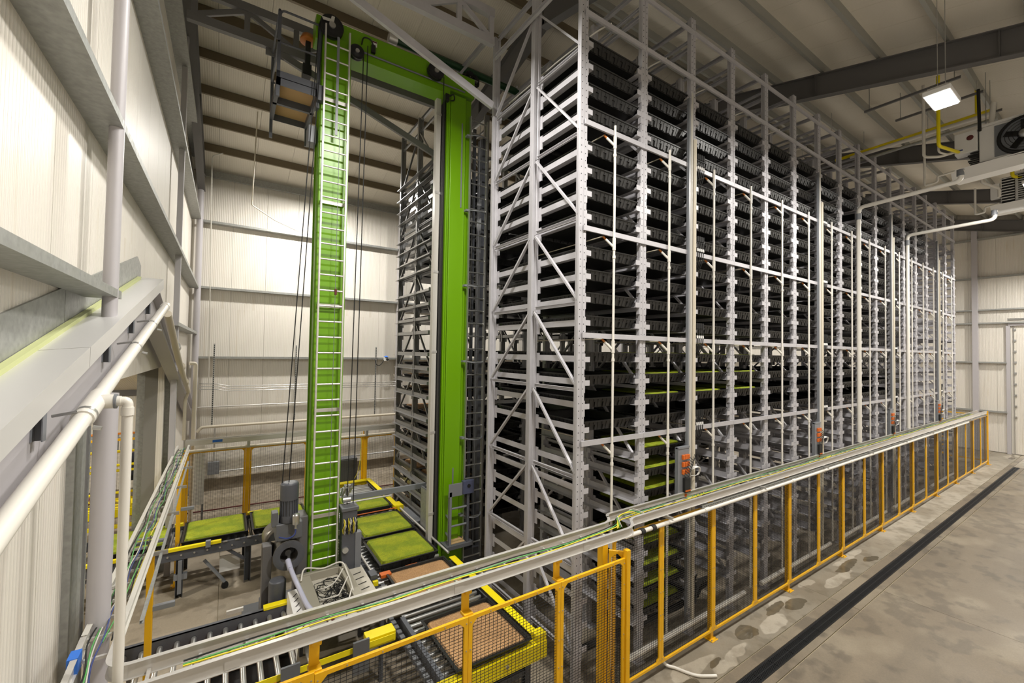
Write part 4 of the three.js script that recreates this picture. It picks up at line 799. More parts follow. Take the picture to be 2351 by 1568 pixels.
{
  const t = thing('cable_tray', 'long aluminium ladder cable tray over the fence with an S bend at the corner post', 'cable tray', [0, 0, 0]);
  const inner = arc([[-.64, -4.6], [-.64, -4.05, .16], [4.38, -4.05, .16], [4.48, -4.26, .10], [28.0, -4.26]]), outer = arc([[-.855, -4.6], [-.83, -3.77, .26], [4.50, -3.77, .14], [4.66, -3.985, .12], [28.0, -3.985]]);
  mesh('side_rail', polySweep(RAIL, inner), M.alu, t); mesh('side_rail', polySweep(RAIL, outer), M.alu, t);
  const g = mb().box(-.011, .011, .014, .036, -.262, 0).geo();
  for (let x = -.4; x < 4.3; x += .3) mesh('rung', g, M.alu, t).position.set(x, 2.34, -3.78);
  for (let x = 4.8; x < 28; x += .3) mesh('rung', g, M.alu, t).position.set(x, 2.34, -3.99);
  const s = mb(); for (const x of [.05, 1.9, 3.6]) s.box(x, x + .1, 2.352, 2.444, -3.766, -3.762); s.each('splice_plate', M.alu, t);
  for (let i = 0; i < 9; i++) { const x = 5.455 + 2.72 * i; mb().chan(V(x, 2.315, -4.30), V(x, 2.315, -3.86), .04, .04, .003).build('support_arm', M.zinc, t); }
  const c = [[M.cableY, -3.92], [M.cableG, -3.96], [M.rubber, -3.99]];
  for (const [k, [m, z]] of c.entries()) {
    const w = thing('loose_cable', `${['yellow', 'green', 'black'][k]} cable lying in the long cable tray over the fence`, 'cable', [0, 0, 0], 'cables in the long tray'), P = [];
    for (let x = -.2; x < 4.2; x += .5) P.push(V(x, 2.383 + .006 * hash2(x * 10, k, 1), z + .05 * (hash2(x * 10, k, 2) - .5)));
    P.push(V(4.45, 2.40, z - .06), V(4.56, 2.40 + .03 * (k % 2), z - .16)); for (let x = 4.9; x < 27; x += .6) P.push(V(x, 2.383 + .008 * hash2(x * 10, k, 3), z - .235 + .06 * (hash2(x * 10, k, 4) - .5)));
    mb().tube(P, .0065, 5, P.length * 4).build('sheath', m, w);
  }
  const l = thing('cable_loop', 'loose coils of yellow and green wire standing out of the tray at the S bend', 'cable', [0, 0, 0]);
  for (const [k, m] of [M.cableY, M.cableY, M.cableG, M.aluPaint].entries()) mb().tube([V(4.38 + .03 * k, 2.38, -3.95), V(4.46, 2.44 + .02 * k, -4.02), V(4.58, 2.46 - .01 * k, -4.10), V(4.80 + .06 * k, 2.45, -4.13 - .02 * k), V(4.95 + .05 * k, 2.40, -4.1)], .006, 5, 20).build('wire', m, l);
}
{
  const t = thing('cable_tray', 'narrow ladder cable tray full of wires along the end wall, with blue tape', 'cable tray', [0, 0, 0]);
  const A = (x0, x1) => [V(x0, 2.34, -12.3), V(x1, 2.34, -4.62)];
  mesh('side_rail', polySweep(RAIL, A(-.655, -.64)), M.aluPaint, t); mesh('side_rail', polySweep(RAIL, A(-.86, -.855)), M.aluPaint, t);
  for (let z = -12.2; z < -4.3; z += .3) { const f = (z + 12.3) / 8; mb().box(-.86, -.64, 2.354, 2.376, z - .012, z + .012).build('rung', M.alu, t); }
  mb().box(-.885, -.825, 2.335, 2.455, -4.42, -4.30).build('tape', M.blueTape, t);
  const strut = mb().chan(V(-.60, 2.30, -11.2), V(-.55, 2.30, -4.9), .026, .03, .003); strut.build('strut', M.galv, t);
  for (const z of [-10.6, -9.2, -7.8, -6.4]) mb().chan(V(-.86, 2.31, z), V(-.5, 2.31, z), .04, .04, .003).build('support_arm', M.zinc, t);
  for (let k = 0; k < 7; k++) {
    const m = [M.rubber, M.cableG, M.aluPaint, M.cableB, M.cableG, M.rubber, M.cableY][k % 7], P = [], o = -.07 + .023 * k;
    for (let z = -12.2; z < -4.5; z += .45) { const f = (z + 12.3) / 8; P.push(V(-.75 + o + rr(-.025, .025), 2.39 + rr(0, .04), z)); }
    if (k < 4) P.push(V(-.74 + o * .4, 2.40, -4.2), V(-.70 + o, 2.3, -4.0), V(-.62 + o, 2.2, -3.9));
    const w = thing('loose_cable', `thin ${['black wire nearest the wall', 'green wire near the wall side', 'pale wire', 'dark blue wire', 'green wire near the open side', 'black wire near the open side', 'yellow wire'][k]} in the ladder tray along the end wall`, 'cable', [0, 0, 0], 'wires in the end wall tray');
    mb().tube(P, .0055, 5, P.length * 4).build('sheath', m, w);
  }
  const b = thing('cable_tray', 'aluminium cable tray over the back fence with a strip of blue tape', 'cable tray', [0, 0, 0]);
  mb().chan(V(-.75, 2.42, -12.62), V(4.4, 2.42, -12.62), .012, .12, .006).chan(V(-.75, 2.42, -12.80), V(4.4, 2.42, -12.80), .012, .12, .006).build('side_rail', M.alu, b);
  for (let x = -.5; x < 4.3; x += .3) mb().box(x, x + .02, 2.37, 2.39, -12.8, -12.62).build('rung', M.alu, b);
  mb().box(-.22, -.02, 2.40, 2.46, -12.616, -12.612).build('tape', M.blueTape, b);
  for (const x of [.53, 3.45]) mb().box(x - .03, x + .03, 2.2, 2.37, -12.84, -12.6).build('support_arm', M.zinc, b);
}
// ---------------------------------------------------------------- white plastic pipes
function pvc(label, pts, r, mat = M.pvc, bend = .1, group) { const t = thing('pvc_pipe', label, 'pipe', [0, 0, 0], group); mb().pipe(pts, r, 14, bend).build('pipe', mat, t); return t; }
const collar = (t, a, b, r, mat = M.pvc) => mb().cyl(a, b, r, 16).build('coupling', mat, t);
{
  const g = (z) => V(-.72, gy(z, 4.343), z);
  const t = pvc('thick white pipe clipped along the sloping gable rafter, with a tee and elbow', [g(2.0), g(-7.55)], .046);
  const d = g(-2).sub(g(-3)).normalize(), at = z => g(z);
  for (const z of [-5.35, -6.35]) collar(t, at(z).addScaledVector(d, .02), at(z).addScaledVector(d, -.02), .051, M.zinc);
  collar(t, at(-3.78).addScaledVector(d, .16), at(-3.78).addScaledVector(d, -.26), .057); collar(t, at(-3.70).addScaledVector(d, .03), at(-3.70), .060, M.zinc); collar(t, at(-7.5), at(-7.62), .054);
  const e = at(-3.92);
  mb().cyl(e, V(-.62, e.y, e.z), .048, 16).build('tee', M.pvc, t); collar(t, V(-.625, e.y, e.z), V(-.61, e.y, e.z), .050, M.midGrey);
  const clip = mb(); for (const z of [-3.62, -5.35, -6.35]) clip.cyl(at(z).add(V(.05, -.05, 0)), at(z).add(V(.09, -.06, 0)), .014, 8).cyl(at(z).add(V(-.13, .03, 0)), at(z).add(V(-.02, .05, 0)), .010, 6); clip.build('pipe_clip', M.zinc, t);
  const v = pvc('white drop pipe with an elbow standing in front of the opening by the tray corner', [V(-.62, e.y, e.z), V(-.555, e.y, e.z - .002), V(-.555, 2.3, e.z - .02)], .030, M.pvc, .045);
  mb().cyl(V(-.62, e.y, e.z), V(-.59, e.y, e.z), .035, 16).cyl(V(-.555, e.y - .10, e.z), V(-.555, e.y - .045, e.z), .036, 16).each('coupling', M.pvc, v);
  mb().cyl(V(-.555, 0, e.z - .02), V(-.555, 2.3, e.z - .02), .030, 12).build('pipe', M.pvc, v);
  const s = pvc('aged cream pipe running down the far slope of the gable rafter', [V(-.70, 5.16, -7.62), V(-.72, 4.50, -9.7), V(-.745, 3.62, -12.9)], .05, M.pvcOld, .3);
  for (const f of [.3, .55, .8]) { const p = V(-.70, 5.16, -7.62).lerp(V(-.745, 3.62, -12.9), f); mb().cyl(p.clone().add(V(0, .02, .07)), p.clone().add(V(0, -.02, -.07)), .066, 14).build('coupling', f > .5 ? M.pvcOld : M.zinc, s); }
  pvc('cream drop pipe with a bent top at the end of the old gable pipe', [V(-.74, 4.30, -13.0), V(-.62, 4.30, -13.05), V(-.62, .0, -13.05)], .045, M.pvcOld, .09);
  pvc('cream pipe falling beside the corner to the bundle of wires', [V(-.74, 3.62, -12.9), V(-.80, 3.4, -13.0), V(-.80, 2.45, -13.0)], .035, M.pvcOld, .06);
  pvc('white pipe along the top of the back fence', [V(-.74, 2.21, -12.74), V(4.5, 2.21, -12.74)], .035, M.pvcOld);
  pvc('white pipe along the back wall above the cable tray', [V(-.72, 1.98, -16.9), V(-.6, 2.13, -16.92), V(5.8, 2.13, -16.95)], .045, M.pvcOld, .08);
  pvc('thin grey pipe across the back wall', [V(-.72, 2.76, -17.0), V(5.8, 2.76, -17.0)], .022, M.alu);
  for (let k = 0; k < 3; k++) pvc(['upper', 'middle', 'lower'][k] + ' of three thin bright conduits along the back wall', [V(-.7, 3.52 - .09 * k, -17.02), V(-.2, 3.50 - .09 * k, -17.02), V(.1, 3.42 - .08 * k, -17.02), V(5.8, 3.42 - .08 * k, -17.02)], .012, M.zinc, .06);
  pvc('grey conduit low along the concrete curb of the back wall', [V(-.2, .62, -17.05), V(5.8, .62, -17.05)], .028, M.zinc);
  const b = thing('wall_box', 'small grey electrical box on the back wall behind the fence', 'box', [-.25, .75, -17.1]); mb().rbox(-.16, .16, -.2, .2, -.08, .08, .01).build('enclosure', M.midGrey, b); mb().cyl(V(0, .2, 0), V(0, 1.3, 0), .025, 8).build('conduit', M.zinc, b);
  for (const [i, x] of [-.33, 2.08, 4.92].entries()) { // perforated strut uprights
    const q = thing('strut_channel', `perforated metal strut fixed upright on the back wall, ${ORD[i]} from the corner`, 'strut', [x, 0, -17.0], 'perforated struts on the back wall'); mb().chan(V(0, 2.1, 0), V(0, 4.82, 0), .04, .04, .003, V(0, 0, 1)).build('channel', M.galv, q);
    const h = mb(); for (let y = 2.14; y < 4.8; y += .065) h.box(-.012, .012, y, y + .035, .0195, .0215); h.build('slot_holes', M.rubber, q);
  }
  pvc('thin white conduit hanging down in front of the roof purlins', [V(.55, 11.42, -14.0), V(.50, 8.9, -14.6), V(1.15, 8.72, -15.2), V(1.9, 8.66, -15.9)], .016, M.pvcOld, .05);
  pvc('long thin conduit dropping down the back wall near the corner', [V(-.25, 10.5, -15.3), V(-.52, 10.45, -15.6), V(-.45, 3.5, -16.95)], .014, M.aluPaint, .1);
}
{ // the pipe and slotted strut on the walkway fence
  const t = pvc('white pipe along the top of the walkway fence', [V(4.56, 2.225, -3.965), V(24.4, 2.235, -3.965)], .030);
  mb().cyl(V(4.86, 2.225, -3.965), V(4.93, 2.225, -3.965), .045, 14).cyl(V(5.10, 2.225, -3.965), V(5.17, 2.225, -3.965), .045, 14).each('pipe_clamp', M.rubber, t);
  for (let x = 6.4; x < 24; x += 3) collar(t, V(x, 2.228, -3.965), V(x + .12, 2.229, -3.965), .036);
  const q = thing('strut_channel', 'long slotted metal strut fixed beside the white pipe on the walkway fence', 'strut', [0, 0, 0]); mb().chan(V(6.35, 2.285, -3.985), V(27.6, 2.285, -3.985), .042, .042, .003).build('channel', M.galv, q);
  const h = mb(); for (let x = 6.4; x < 16; x += .05) h.box(x, x + .028, 2.279, 2.291, -3.9645, -3.963); h.build('slot_holes', M.rubber, q);
  const hose = thing('drain_hose', 'white hose coming out under the fence and curling on the wet floor', 'hose', [0, 0, 0]); mb().tube([V(5.50, 2.2, -4.12), V(5.50, 1.0, -4.12), V(5.53, .28, -4.12), V(5.60, .06, -4.08), V(5.70, .028, -3.98), V(5.76, .024, -3.85), V(5.84, .024, -3.72), V(5.98, .024, -3.62), V(6.08, .024, -3.56)], .022, 10, 60).build('tube', M.pvc, hose);
}
{ // irrigation risers in front of the rack, one per bay
  for (let i = 0; i < NB; i++) {
    const x = X0 + PITCH * i + .58, z = -4.315, t = thing('irrigation_riser', `slim white riser pipe with angled branches, ${ORD[i]} from the rack corner`, 'pipe', [x, 0, z], 'white riser pipes in front of the rack');
    mb().cyl(V(0, .25, 0), V(0, 8.05, 0), .0185, 12).build('pipe', M.pvc, t);
    for (const y of [7.95, 6.4515, 4.953, 3.4545]) { const c = mb(); c.cyl(V(0, y - .24, 0), V(0, y - .06, 0), .025, 12).cyl(V(0, y - .36, 0), V(0, y - .32, 0), .025, 12).cyl(V(0, y - .2, 0), V(-.10, y - .08, -.07), .019, 10); c.build('coupling', M.pvc, t); }
    const v = mb(); for (const y of [7.95, 6.4515, 4.953, 3.4545]) v.cyl(V(-.10, y - .08, -.07), V(-.135, y - .04, -.09), .016, 8); v.build('brass_valve', M.orangeBeam, t);
    const h = mb(); for (const y of [7.95, 6.4515, 4.953, 3.4545]) h.cyl(V(-.135, y - .04, -.09), V(-.16, y - .05, -1.9), .009, 6); h.build('spray_line', M.pvcOld, t);
  }
  for (let i = 0; i < 7; i++) { const x = X0 + PITCH * i + .5; pvc(`thin white spray line at the top of the rack, ${ORD[i]} bay`, [V(x, 9.56, -4.33), V(x - .1, 9.52, -4.5), V(x - .3, 9.36, -5.2), V(x - .3, 9.36, -6.6)], .012, M.pvc, .1, 'top spray lines'); }
  for (let k = 0; k < 5; k++) { const a = 4.9 + k * 3.9; pvc(`white pipe lying low along the foot of the rack behind the mesh, ${ORD[k]} length`, [V(a, .26, -4.26), V(a + 3.3, .26, -4.27)], .042, M.pvc, .1, 'low pipes behind the mesh'); }
  for (const [k, x] of [6.565, 11.70, 16.84, 21.98].entries()) {
    const t = thing('cable_riser', `cream riser pipe with orange wired control box on the rack, ${ORD[k]} from the corner`, 'cable riser', [x, 0, -4.29], 'control box risers');
    mb().cyl(V(.03, .3, 0), V(.03, 8.4, 0), .030, 12).build('pipe', M.pvcOld, t);
    mb().cyl(V(-.035, .5, -.01), V(-.035, 9.2, -.01), .013, 8).cyl(V(-.062, .5, -.02), V(-.062, 9.0, -.02), .012, 8).build('conduit', M.aluPaint, t);
    mb().box(-.115, -.075, .4, 9.1, -.055, -.01).build('duct', M.midGrey, t);
    mb().rbox(-.40, -.10, 2.30, 3.18, .00, .012, .005).box(-.40, -.39, 2.30, 3.18, -.05, .0).box(-.40, -.1, 3.16, 3.19, -.04, .02).build('back_plate', M.midGrey, t);
    const o = mb(); for (const y of [3.02, 2.90, 2.78]) for (let j = 0; j < 3; j++) o.rbox(-.31 + .065 * j, -.26 + .065 * j, y - .035, y + .04, .012, .05, .006); o.build('relay', M.orange, t);
    mb().rbox(-.28, -.12, 2.44, 2.68, .012, .06, .006).build('controller', M.rubber, t); mb().box(-.27, -.13, 2.46, 2.485, .06, .063).box(-.25, -.2, 2.34, 2.42, .015, .04).build('terminal', M.orange, t);
    const w = mb(), w2 = mb(), w3 = mb(); for (let j = 0; j < 9; j++) { const y = 2.74 + .034 * j, xx = -.3 + .02 * j; w.tube([V(xx, y, .05), V(xx + .04, y - .05, .09), V(xx + .1, y - .02, .08), V(xx + .13, y + .03, .05)], .005, 4, 8); } for (let j = 0; j < 4; j++) w2.tube([V(-.12, 2.86 - .02 * j, .05), V(.03, 2.84, .09 + .01 * j), V(.08, 2.78 - .02 * j, .08), V(.02, 2.70, .07), V(-.1, 2.7, .05)], .006, 5, 16); for (let j = 0; j < 5; j++) w3.tube([V(-.26 + .03 * j, 2.36, .03), V(-.24 + .03 * j, 2.28, .06), V(-.2 + .06 * j, 2.33 - .02 * (j % 2), .1), V(-.16 + .08 * j, 2.4, .12)], .007, 5, 12);
    w.build('wiring', M.rubber, t); w2.build('wiring', M.white, t); w3.build('wiring', M.cableY, t);
    const vm = mb(), vh = mb(); for (const y of [8.05, 6.62, 5.12, 3.64]) { vm.box(.05, .34, y + .02, y + .06, -.03, .0); for (let j = 0; j < 4; j++) { vm.cyl(V(.12 + .055 * j, y + .04, .0), V(.12 + .055 * j, y + .13, .0), .02, 8); vh.tube([V(.12 + .055 * j, y + .02, .0), V(.12 + .055 * j, y - .12, .01), V(.14 + .05 * j, y - .3, -.02), V(.2 + .04 * j, y - .42, -.1)], .008, 5, 8); } } vm.build('valve_block', M.rubber, t); vh.build('hose', M.rubber, t);
    const wc = mb(); for (const y of [8.05, 6.62, 5.12, 3.64]) for (let j = 0; j < 4; j++) wc.cyl(V(.12 + .055 * j, y - .08, .005), V(.12 + .055 * j, y - .13, .01), .013, 8); wc.build('hose_ferrule', M.white, t);
  }
  const co = thing('hose_coil', 'tangle of black hoses on the floor behind the fence mesh', 'hose', [0, 0, 0]); const b = mb(); for (let k = 0; k < 9; k++) b.tube([V(6.7, .5 + .05 * k, -4.3), V(6.9 + .06 * k, .7, -4.45), V(7.2 + .05 * k, .45, -4.6), V(7.5, .12 + .02 * k, -4.8), V(7.2 - .06 * k, .08, -5.1)], .016, 6, 24); b.build('hose', M.rubber, co);
  const pl = thing('low_pipe', 'thick black drain pipe along the rack foot behind the mesh', 'pipe', [0, 0, 0]); mb().pipe([V(4.3, .42, -4.62), V(6.0, .34, -4.62), V(6.7, .42, -4.5), V(6.9, .9, -4.45)], .05, 12, .3).build('pipe', M.rubber, pl);
}
{ // drain pipes from the chillers to the rack, then down its front
  for (const [k, x, ye, ze, yr] of [[0, 13.83, 8.80, -2.33, 8.68], [1, 17.94, 8.70, -2.36, 8.63]]) {
    const t = pvc(`thick white drain pipe from the ${k ? 'second' : 'first'} chiller, turning down the front of the rack`, [V(x, ye + .22, ze + .02), V(x, ye - .02, ze), V(x, yr, -4.22), V(x, 2.5, -4.22)], .05, M.pvc, .12);
    collar(t, V(x, yr - .32, -4.22), V(x, yr - .16, -4.22), .064, M.midGrey); collar(t, V(x, ye + .1, ze), V(x, ye + .24, ze), .065, M.midGrey);
  }
}
// ---------------------------------------------------------------- chillers under the roof and their pipes
{
  const mk = (label, x, y0, y1, z0, z1) => {
    const t = thing('evaporator', label, 'air chiller', [x, 0, 0], 'white chillers under the roof');
    mb().rbox(0, .7, y0, y1, z0, z1, .02).build('casing', M.white, t);
    mb().box(-.03, .72, y1, y1 + .05, z0 - .02, z1).build('top_flange', M.white, t);
    // sloping drain pan
    const sl = -.12; mb().sweep([[-.42, 0], [.42, 0], [.36, -.16], [-.30, -.24]].map(([u, v]) => [u, v]), V(.35, y0 + .0, z0 - .46), V(.35, y0 + .17, z1)).build('drain_pan', M.white, t);
    mb().box(-.06, .76, 0, .02, 0, 1).build('pan_seal', M.rubber, t).position.set(0, y0 + .02, z0 - .02);
    for (const zc of [z0 + .70, z0 + 1.9]) {
      const f = mb().box(-.012, 0, y0 + .1, y1 - .05, zc - .46, zc + .46).build('fan_plate', M.midGrey, t);
      mb().lathe([[.43, 0], [.41, .05], [.36, .06], [.37, .0], [.43, 0]], 32, V(-.012, (y0 + y1) / 2 + .02, zc), V(-1, 0, 0)).lathe([[0, -.02], [.36, -.02], [.36, -.01], [0, -.01]], 32, V(-.012, (y0 + y1) / 2 + .02, zc), V(-1, 0, 0)).build('fan_ring', M.rubber, f);
      const g = mb(); for (const r of [.12, .18, .24, .3, .36]) g.add(new THREE.TorusGeometry(r, .005, 5, 32).rotateY(Math.PI / 2).translate(-.075, (y0 + y1) / 2 + .02, zc)); g.build('fan_guard', M.rubber, f);
      const bl = mb(); for (let k = 0; k < 5; k++) { const b = new THREE.BoxGeometry(.02, .24, .14); b.rotateY(.5); b.translate(0, .2, 0); b.rotateX(k / 5 * Math.PI * 2); b.translate(-.035, (y0 + y1) / 2 + .02, zc); bl.add(b); } bl.build('fan_blade', M.black, f);
      mb().lathe([[0, 0], [.10, 0], [.10, .06], [.06, .1], [0, .1]], 20, V(-.05, (y0 + y1) / 2 + .02, zc), V(-1, 0, 0)).build('fan_motor', M.zinc, f);
    }
    const h = mb(); for (const z of [z0 + .1, z0 + 1.3]) for (const x2 of [.1, .6]) h.cyl(V(x2, y1, z), V(x2, roofY(z) - .2, z), .008, 6); h.build('hanger_rod', M.zinc, t);
    return t;
  };
  const a = mk('white two fan chiller under the roof, nearer of the two', 14.4, 9.22, 10.08, -2.12, .9);
  mb().rbox(-.02, .3, 9.58, 10.08, -2.52, -2.14, .015).build('end_box', M.white, a); { const s = mb().lathe([[0, 0], [.06, 0], [.05, .012], [0, .014]], 18, V(-.02, 9.92, -2.26), V(-1, 0, 0)).build('red_badge', M.maroon, a); mb().box(-.024, -.02, 9.66, 9.69, -2.48, -2.38).build('badge_print', M.cableB, a); }
  const co = mb(); for (let k = 0; k < 7; k++) co.pipe([V(.02, 9.28 + .045 * k, -2.1), V(.02, 9.28 + .045 * k, -2.26 - .02 * (k % 3)), V(.12, 9.30 + .045 * k, -2.26 - .02 * (k % 3)), V(.12, 9.30 + .045 * k, -2.1)], .014, 6, .03); co.build('coil_bend', M.rubber, a);
  const b = mk('white chiller under the roof, further of the two, with black louvred face', 18.3, 9.15, 9.95, -2.02, 1.2);
  mb().box(-.02, .3, 9.2, 9.9, -2.26, -2.02).build('coil_end', M.rubber, b); const fi = mb(); for (let k = 0; k < 9; k++) fi.box(-.03, .3, 9.24 + .078 * k, 9.262 + .078 * k, -2.28, -2.02); fi.build('coil_fin', M.white, b);
  mb().rbox(-.02, .12, 9.35, 9.78, -2.48, -2.30, .01).build('end_box', M.white, b);
  const lv = mb(); for (let k = 0; k < 12; k++) lv.box(-.09, -.08, 9.22 + .06 * k, 9.245 + .06 * k, -1.95, 1.1); lv.build('louvre', M.rubber, b);
  const P = (label, pts, r, m, bend = .08) => { const t = thing('service_pipe', label, 'pipe', [0, 0, 0]); mb().pipe(pts, r, 10, bend).build('pipe', m, t); };
  P('long yellow pipe sloping under the roof towards the first chiller', [V(15.5, 10.80, -5.3), V(15.5, 10.86, -2.0)], .045, M.lemon);
  P('white pipe hanging close under the long yellow pipe', [V(15.42, 10.70, -4.9), V(15.42, 10.75, -2.0)], .05, M.pvc);
  P('galvanised tray carrying the pipes to the first chiller', [V(15.6, 10.60, -4.9), V(15.6, 10.66, -2.0)], .04, M.galv);
  P('yellow pipe dropping from the rafter to the first chiller', [V(13.6, 11.3, -2.64), V(13.6, 9.65, -2.64), V(14.4, 9.65, -2.45)], .035, M.lemon);
  P('second yellow drop pipe above the long yellow pipe', [V(15.45, 11.5, -2.3), V(15.45, 10.9, -2.3)], .04, M.lemon);
  P('yellow drop pipe to the second chiller', [V(18.2, 11.1, -2.05), V(18.2, 9.86, -2.05), V(18.3, 9.82, -1.9)], .04, M.lemon);
  P('pair of white pipes looping down beside the yellow drop pipe', [V(14.0, 11.4, -2.98), V(14.0, 9.62, -2.98), V(14.1, 9.56, -2.72), V(14.35, 9.66, -2.5)], .03, M.pvc);
  P('thin white pipe beside the looping pipe', [V(14.0, 11.4, -2.72), V(14.0, 9.64, -2.72), V(14.2, 9.6, -2.6)], .022, M.pvc);
  P('thin white trap pipe hanging from the roof to the chiller pan', [V(14.3, 11.2, -3.03), V(14.3, 9.0, -3.03), V(14.3, 9.02, -2.8), V(14.3, 9.16, -2.8), V(14.3, 9.18, -2.5)], .024, M.pvc, .05);
  P('thin white trap pipe under the second chiller', [V(18.2, 9.75, -2.77), V(18.2, 8.97, -2.77), V(18.2, 8.99, -2.58), V(18.2, 9.13, -2.58), V(18.2, 9.17, -2.3)], .026, M.pvc, .05);
  P('white pipe bending below the first chiller to the second', [V(17.6, 9.9, -2.55), V(17.6, 9.72, -2.55), V(17.8, 9.5, -2.25), V(17.8, 9.25, -2.25)], .035, M.pvc, .06);
  P('copper topped white pipe rising at the end of the first chiller', [V(14.5, 10.0, -1.95), V(14.5, 10.62, -1.9)], .05, M.pvc);
  P('black cable hanging down the end of the first chiller', [V(14.38, 11.0, -2.12), V(14.36, 10.0, -2.1)], .03, M.rubber);
  for (const [i, z0, z1, x, y] of [[0, -3.9, -2.2, 13.2, 10.9], [1, -3.7, -2.1, 14.8, 11.1], [2, -3.5, -2.0, 16.4, 11.15], [3, -7.2, -5.2, 15.2, 11.5], [4, -7.0, -5.0, 17.2, 11.5]]) {
    const t = thing('strut_channel', `short metal strut slung under the purlins near the chillers, ${ORD[i]} along`, 'strut', [x, y, 0]); mb().chan(V(0, 0, z0), V(0, 0, z1), .05, .05, .004).build('channel', M.steel, t); mb().cyl(V(0, 0, z0 + .1), V(0, roofY(z0) - y - .2, z0 + .1), .008, 5).cyl(V(0, 0, z1 - .1), V(0, roofY(z1) - y - .2, z1 - .1), .008, 5).build('hanger_rod', M.zinc, t);
  }
}
// ---------------------------------------------------------------- camera, cabinet and others behind the back fence
{
  const t = thing('wall_camera', 'small white camera with a blue cap high on the back wall girt', 'camera', [5.31, 4.36, -16.95]);
  mb().rbox(-.09, .09, -.10, .06, -.06, .06, .02).build('housing', M.white, t); mb().cyl(V(.03, -.03, .06), V(.03, -.03, .10), .05, 16).build('lens_ring', M.rubber, t); mb().lathe([[0, .13], [.04, .11], [.09, .07], [.09, .055], [0, .055]], 20, V(0, 0, 0)).build('blue_cap', M.blueTape, t);
  mb().tube([V(-.09, -.05, 0), V(-.2, -.22, .02), V(-.3, -.27, 0), V(-.39, -.2, -.02), V(-.42, -.05, -.04)], .014, 6, 20).build('cable', M.rubber, t);
  mb().box(-.03, .03, -.05, .05, -.18, -.05).build('bracket', M.midGrey, t);
  const c = thing('floor_cabinet', 'low dark green grey cabinet behind the back fence', 'cabinet', [3.0, 0, -14.2]); mb().rbox(-.5, .55, .02, 1.28, -.2, .2, .01).build('cabinet_body', M.cast, c); mb().rbox(-.47, .52, .08, 1.24, .2, .212, .004).build('door', std({ color: lin(.095, .105, .10), roughness: .5 }), c);
  const w = thing('leaning_board', 'white sheet panel standing by the corner behind the back fence', 'panel', [-.52, 0, -13.3]); mb().rbox(-.14, .14, .75, 2.25, -.015, .015, .006).build('sheet', M.white, w); mb().box(-.14, -.1, 0, .75, -.015, .015).box(.1, .14, 0, .75, -.015, .015).build('leg', M.midGrey, w);
  const y = thing('hanging_cord', 'thin yellow cord looped down beside the back fence cabinet', 'cord', [3.28, 0, -12.75]); mb().tube([V(.05, 2.3, 0), V(.03, 1.6, 0), V(-.05, 1.15, .02), V(-.28, .75, .02)], .007, 5, 20).tube([V(.05, 2.3, 0), V(.04, 1.6, 0), V(.02, .8, 0)], .006, 5, 12).build('cord', M.cableY, y);
  const r = thing('floor_line', 'thin dark red line along the floor before the back wall', 'pipe', [0, 0, 0]); mb().cyl(V(-.8, .05, -15.0), V(5.5, .05, -14.6), .02, 6).build('line', M.maroon, r);
  const s = thing('steel_plate', 'grey steel foot plate lying on the floor under the near conveyor end', 'plate', [.55, 0, -9.0]); mb().rbox(-.2, .3, 0, .02, -.2, .3, .004).build('sheet', M.cast, s);
  const k = thing('tool_trolley', 'small white tilted panel on a wheeled stand under the cross conveyor', 'stand', [.05, 0, -10.4]); mb().bar(V(-.3, .55, .1), V(.05, .12, .3), .04, .04).build('arm', M.midGrey, k); mb().box(-.05, .3, .2, .52, .0, .02).build('panel', M.white, k); mb().cyl(V(.05, .06, .27), V(.05, .06, .33), .06, 12).build('wheel', M.rubber, k);
}
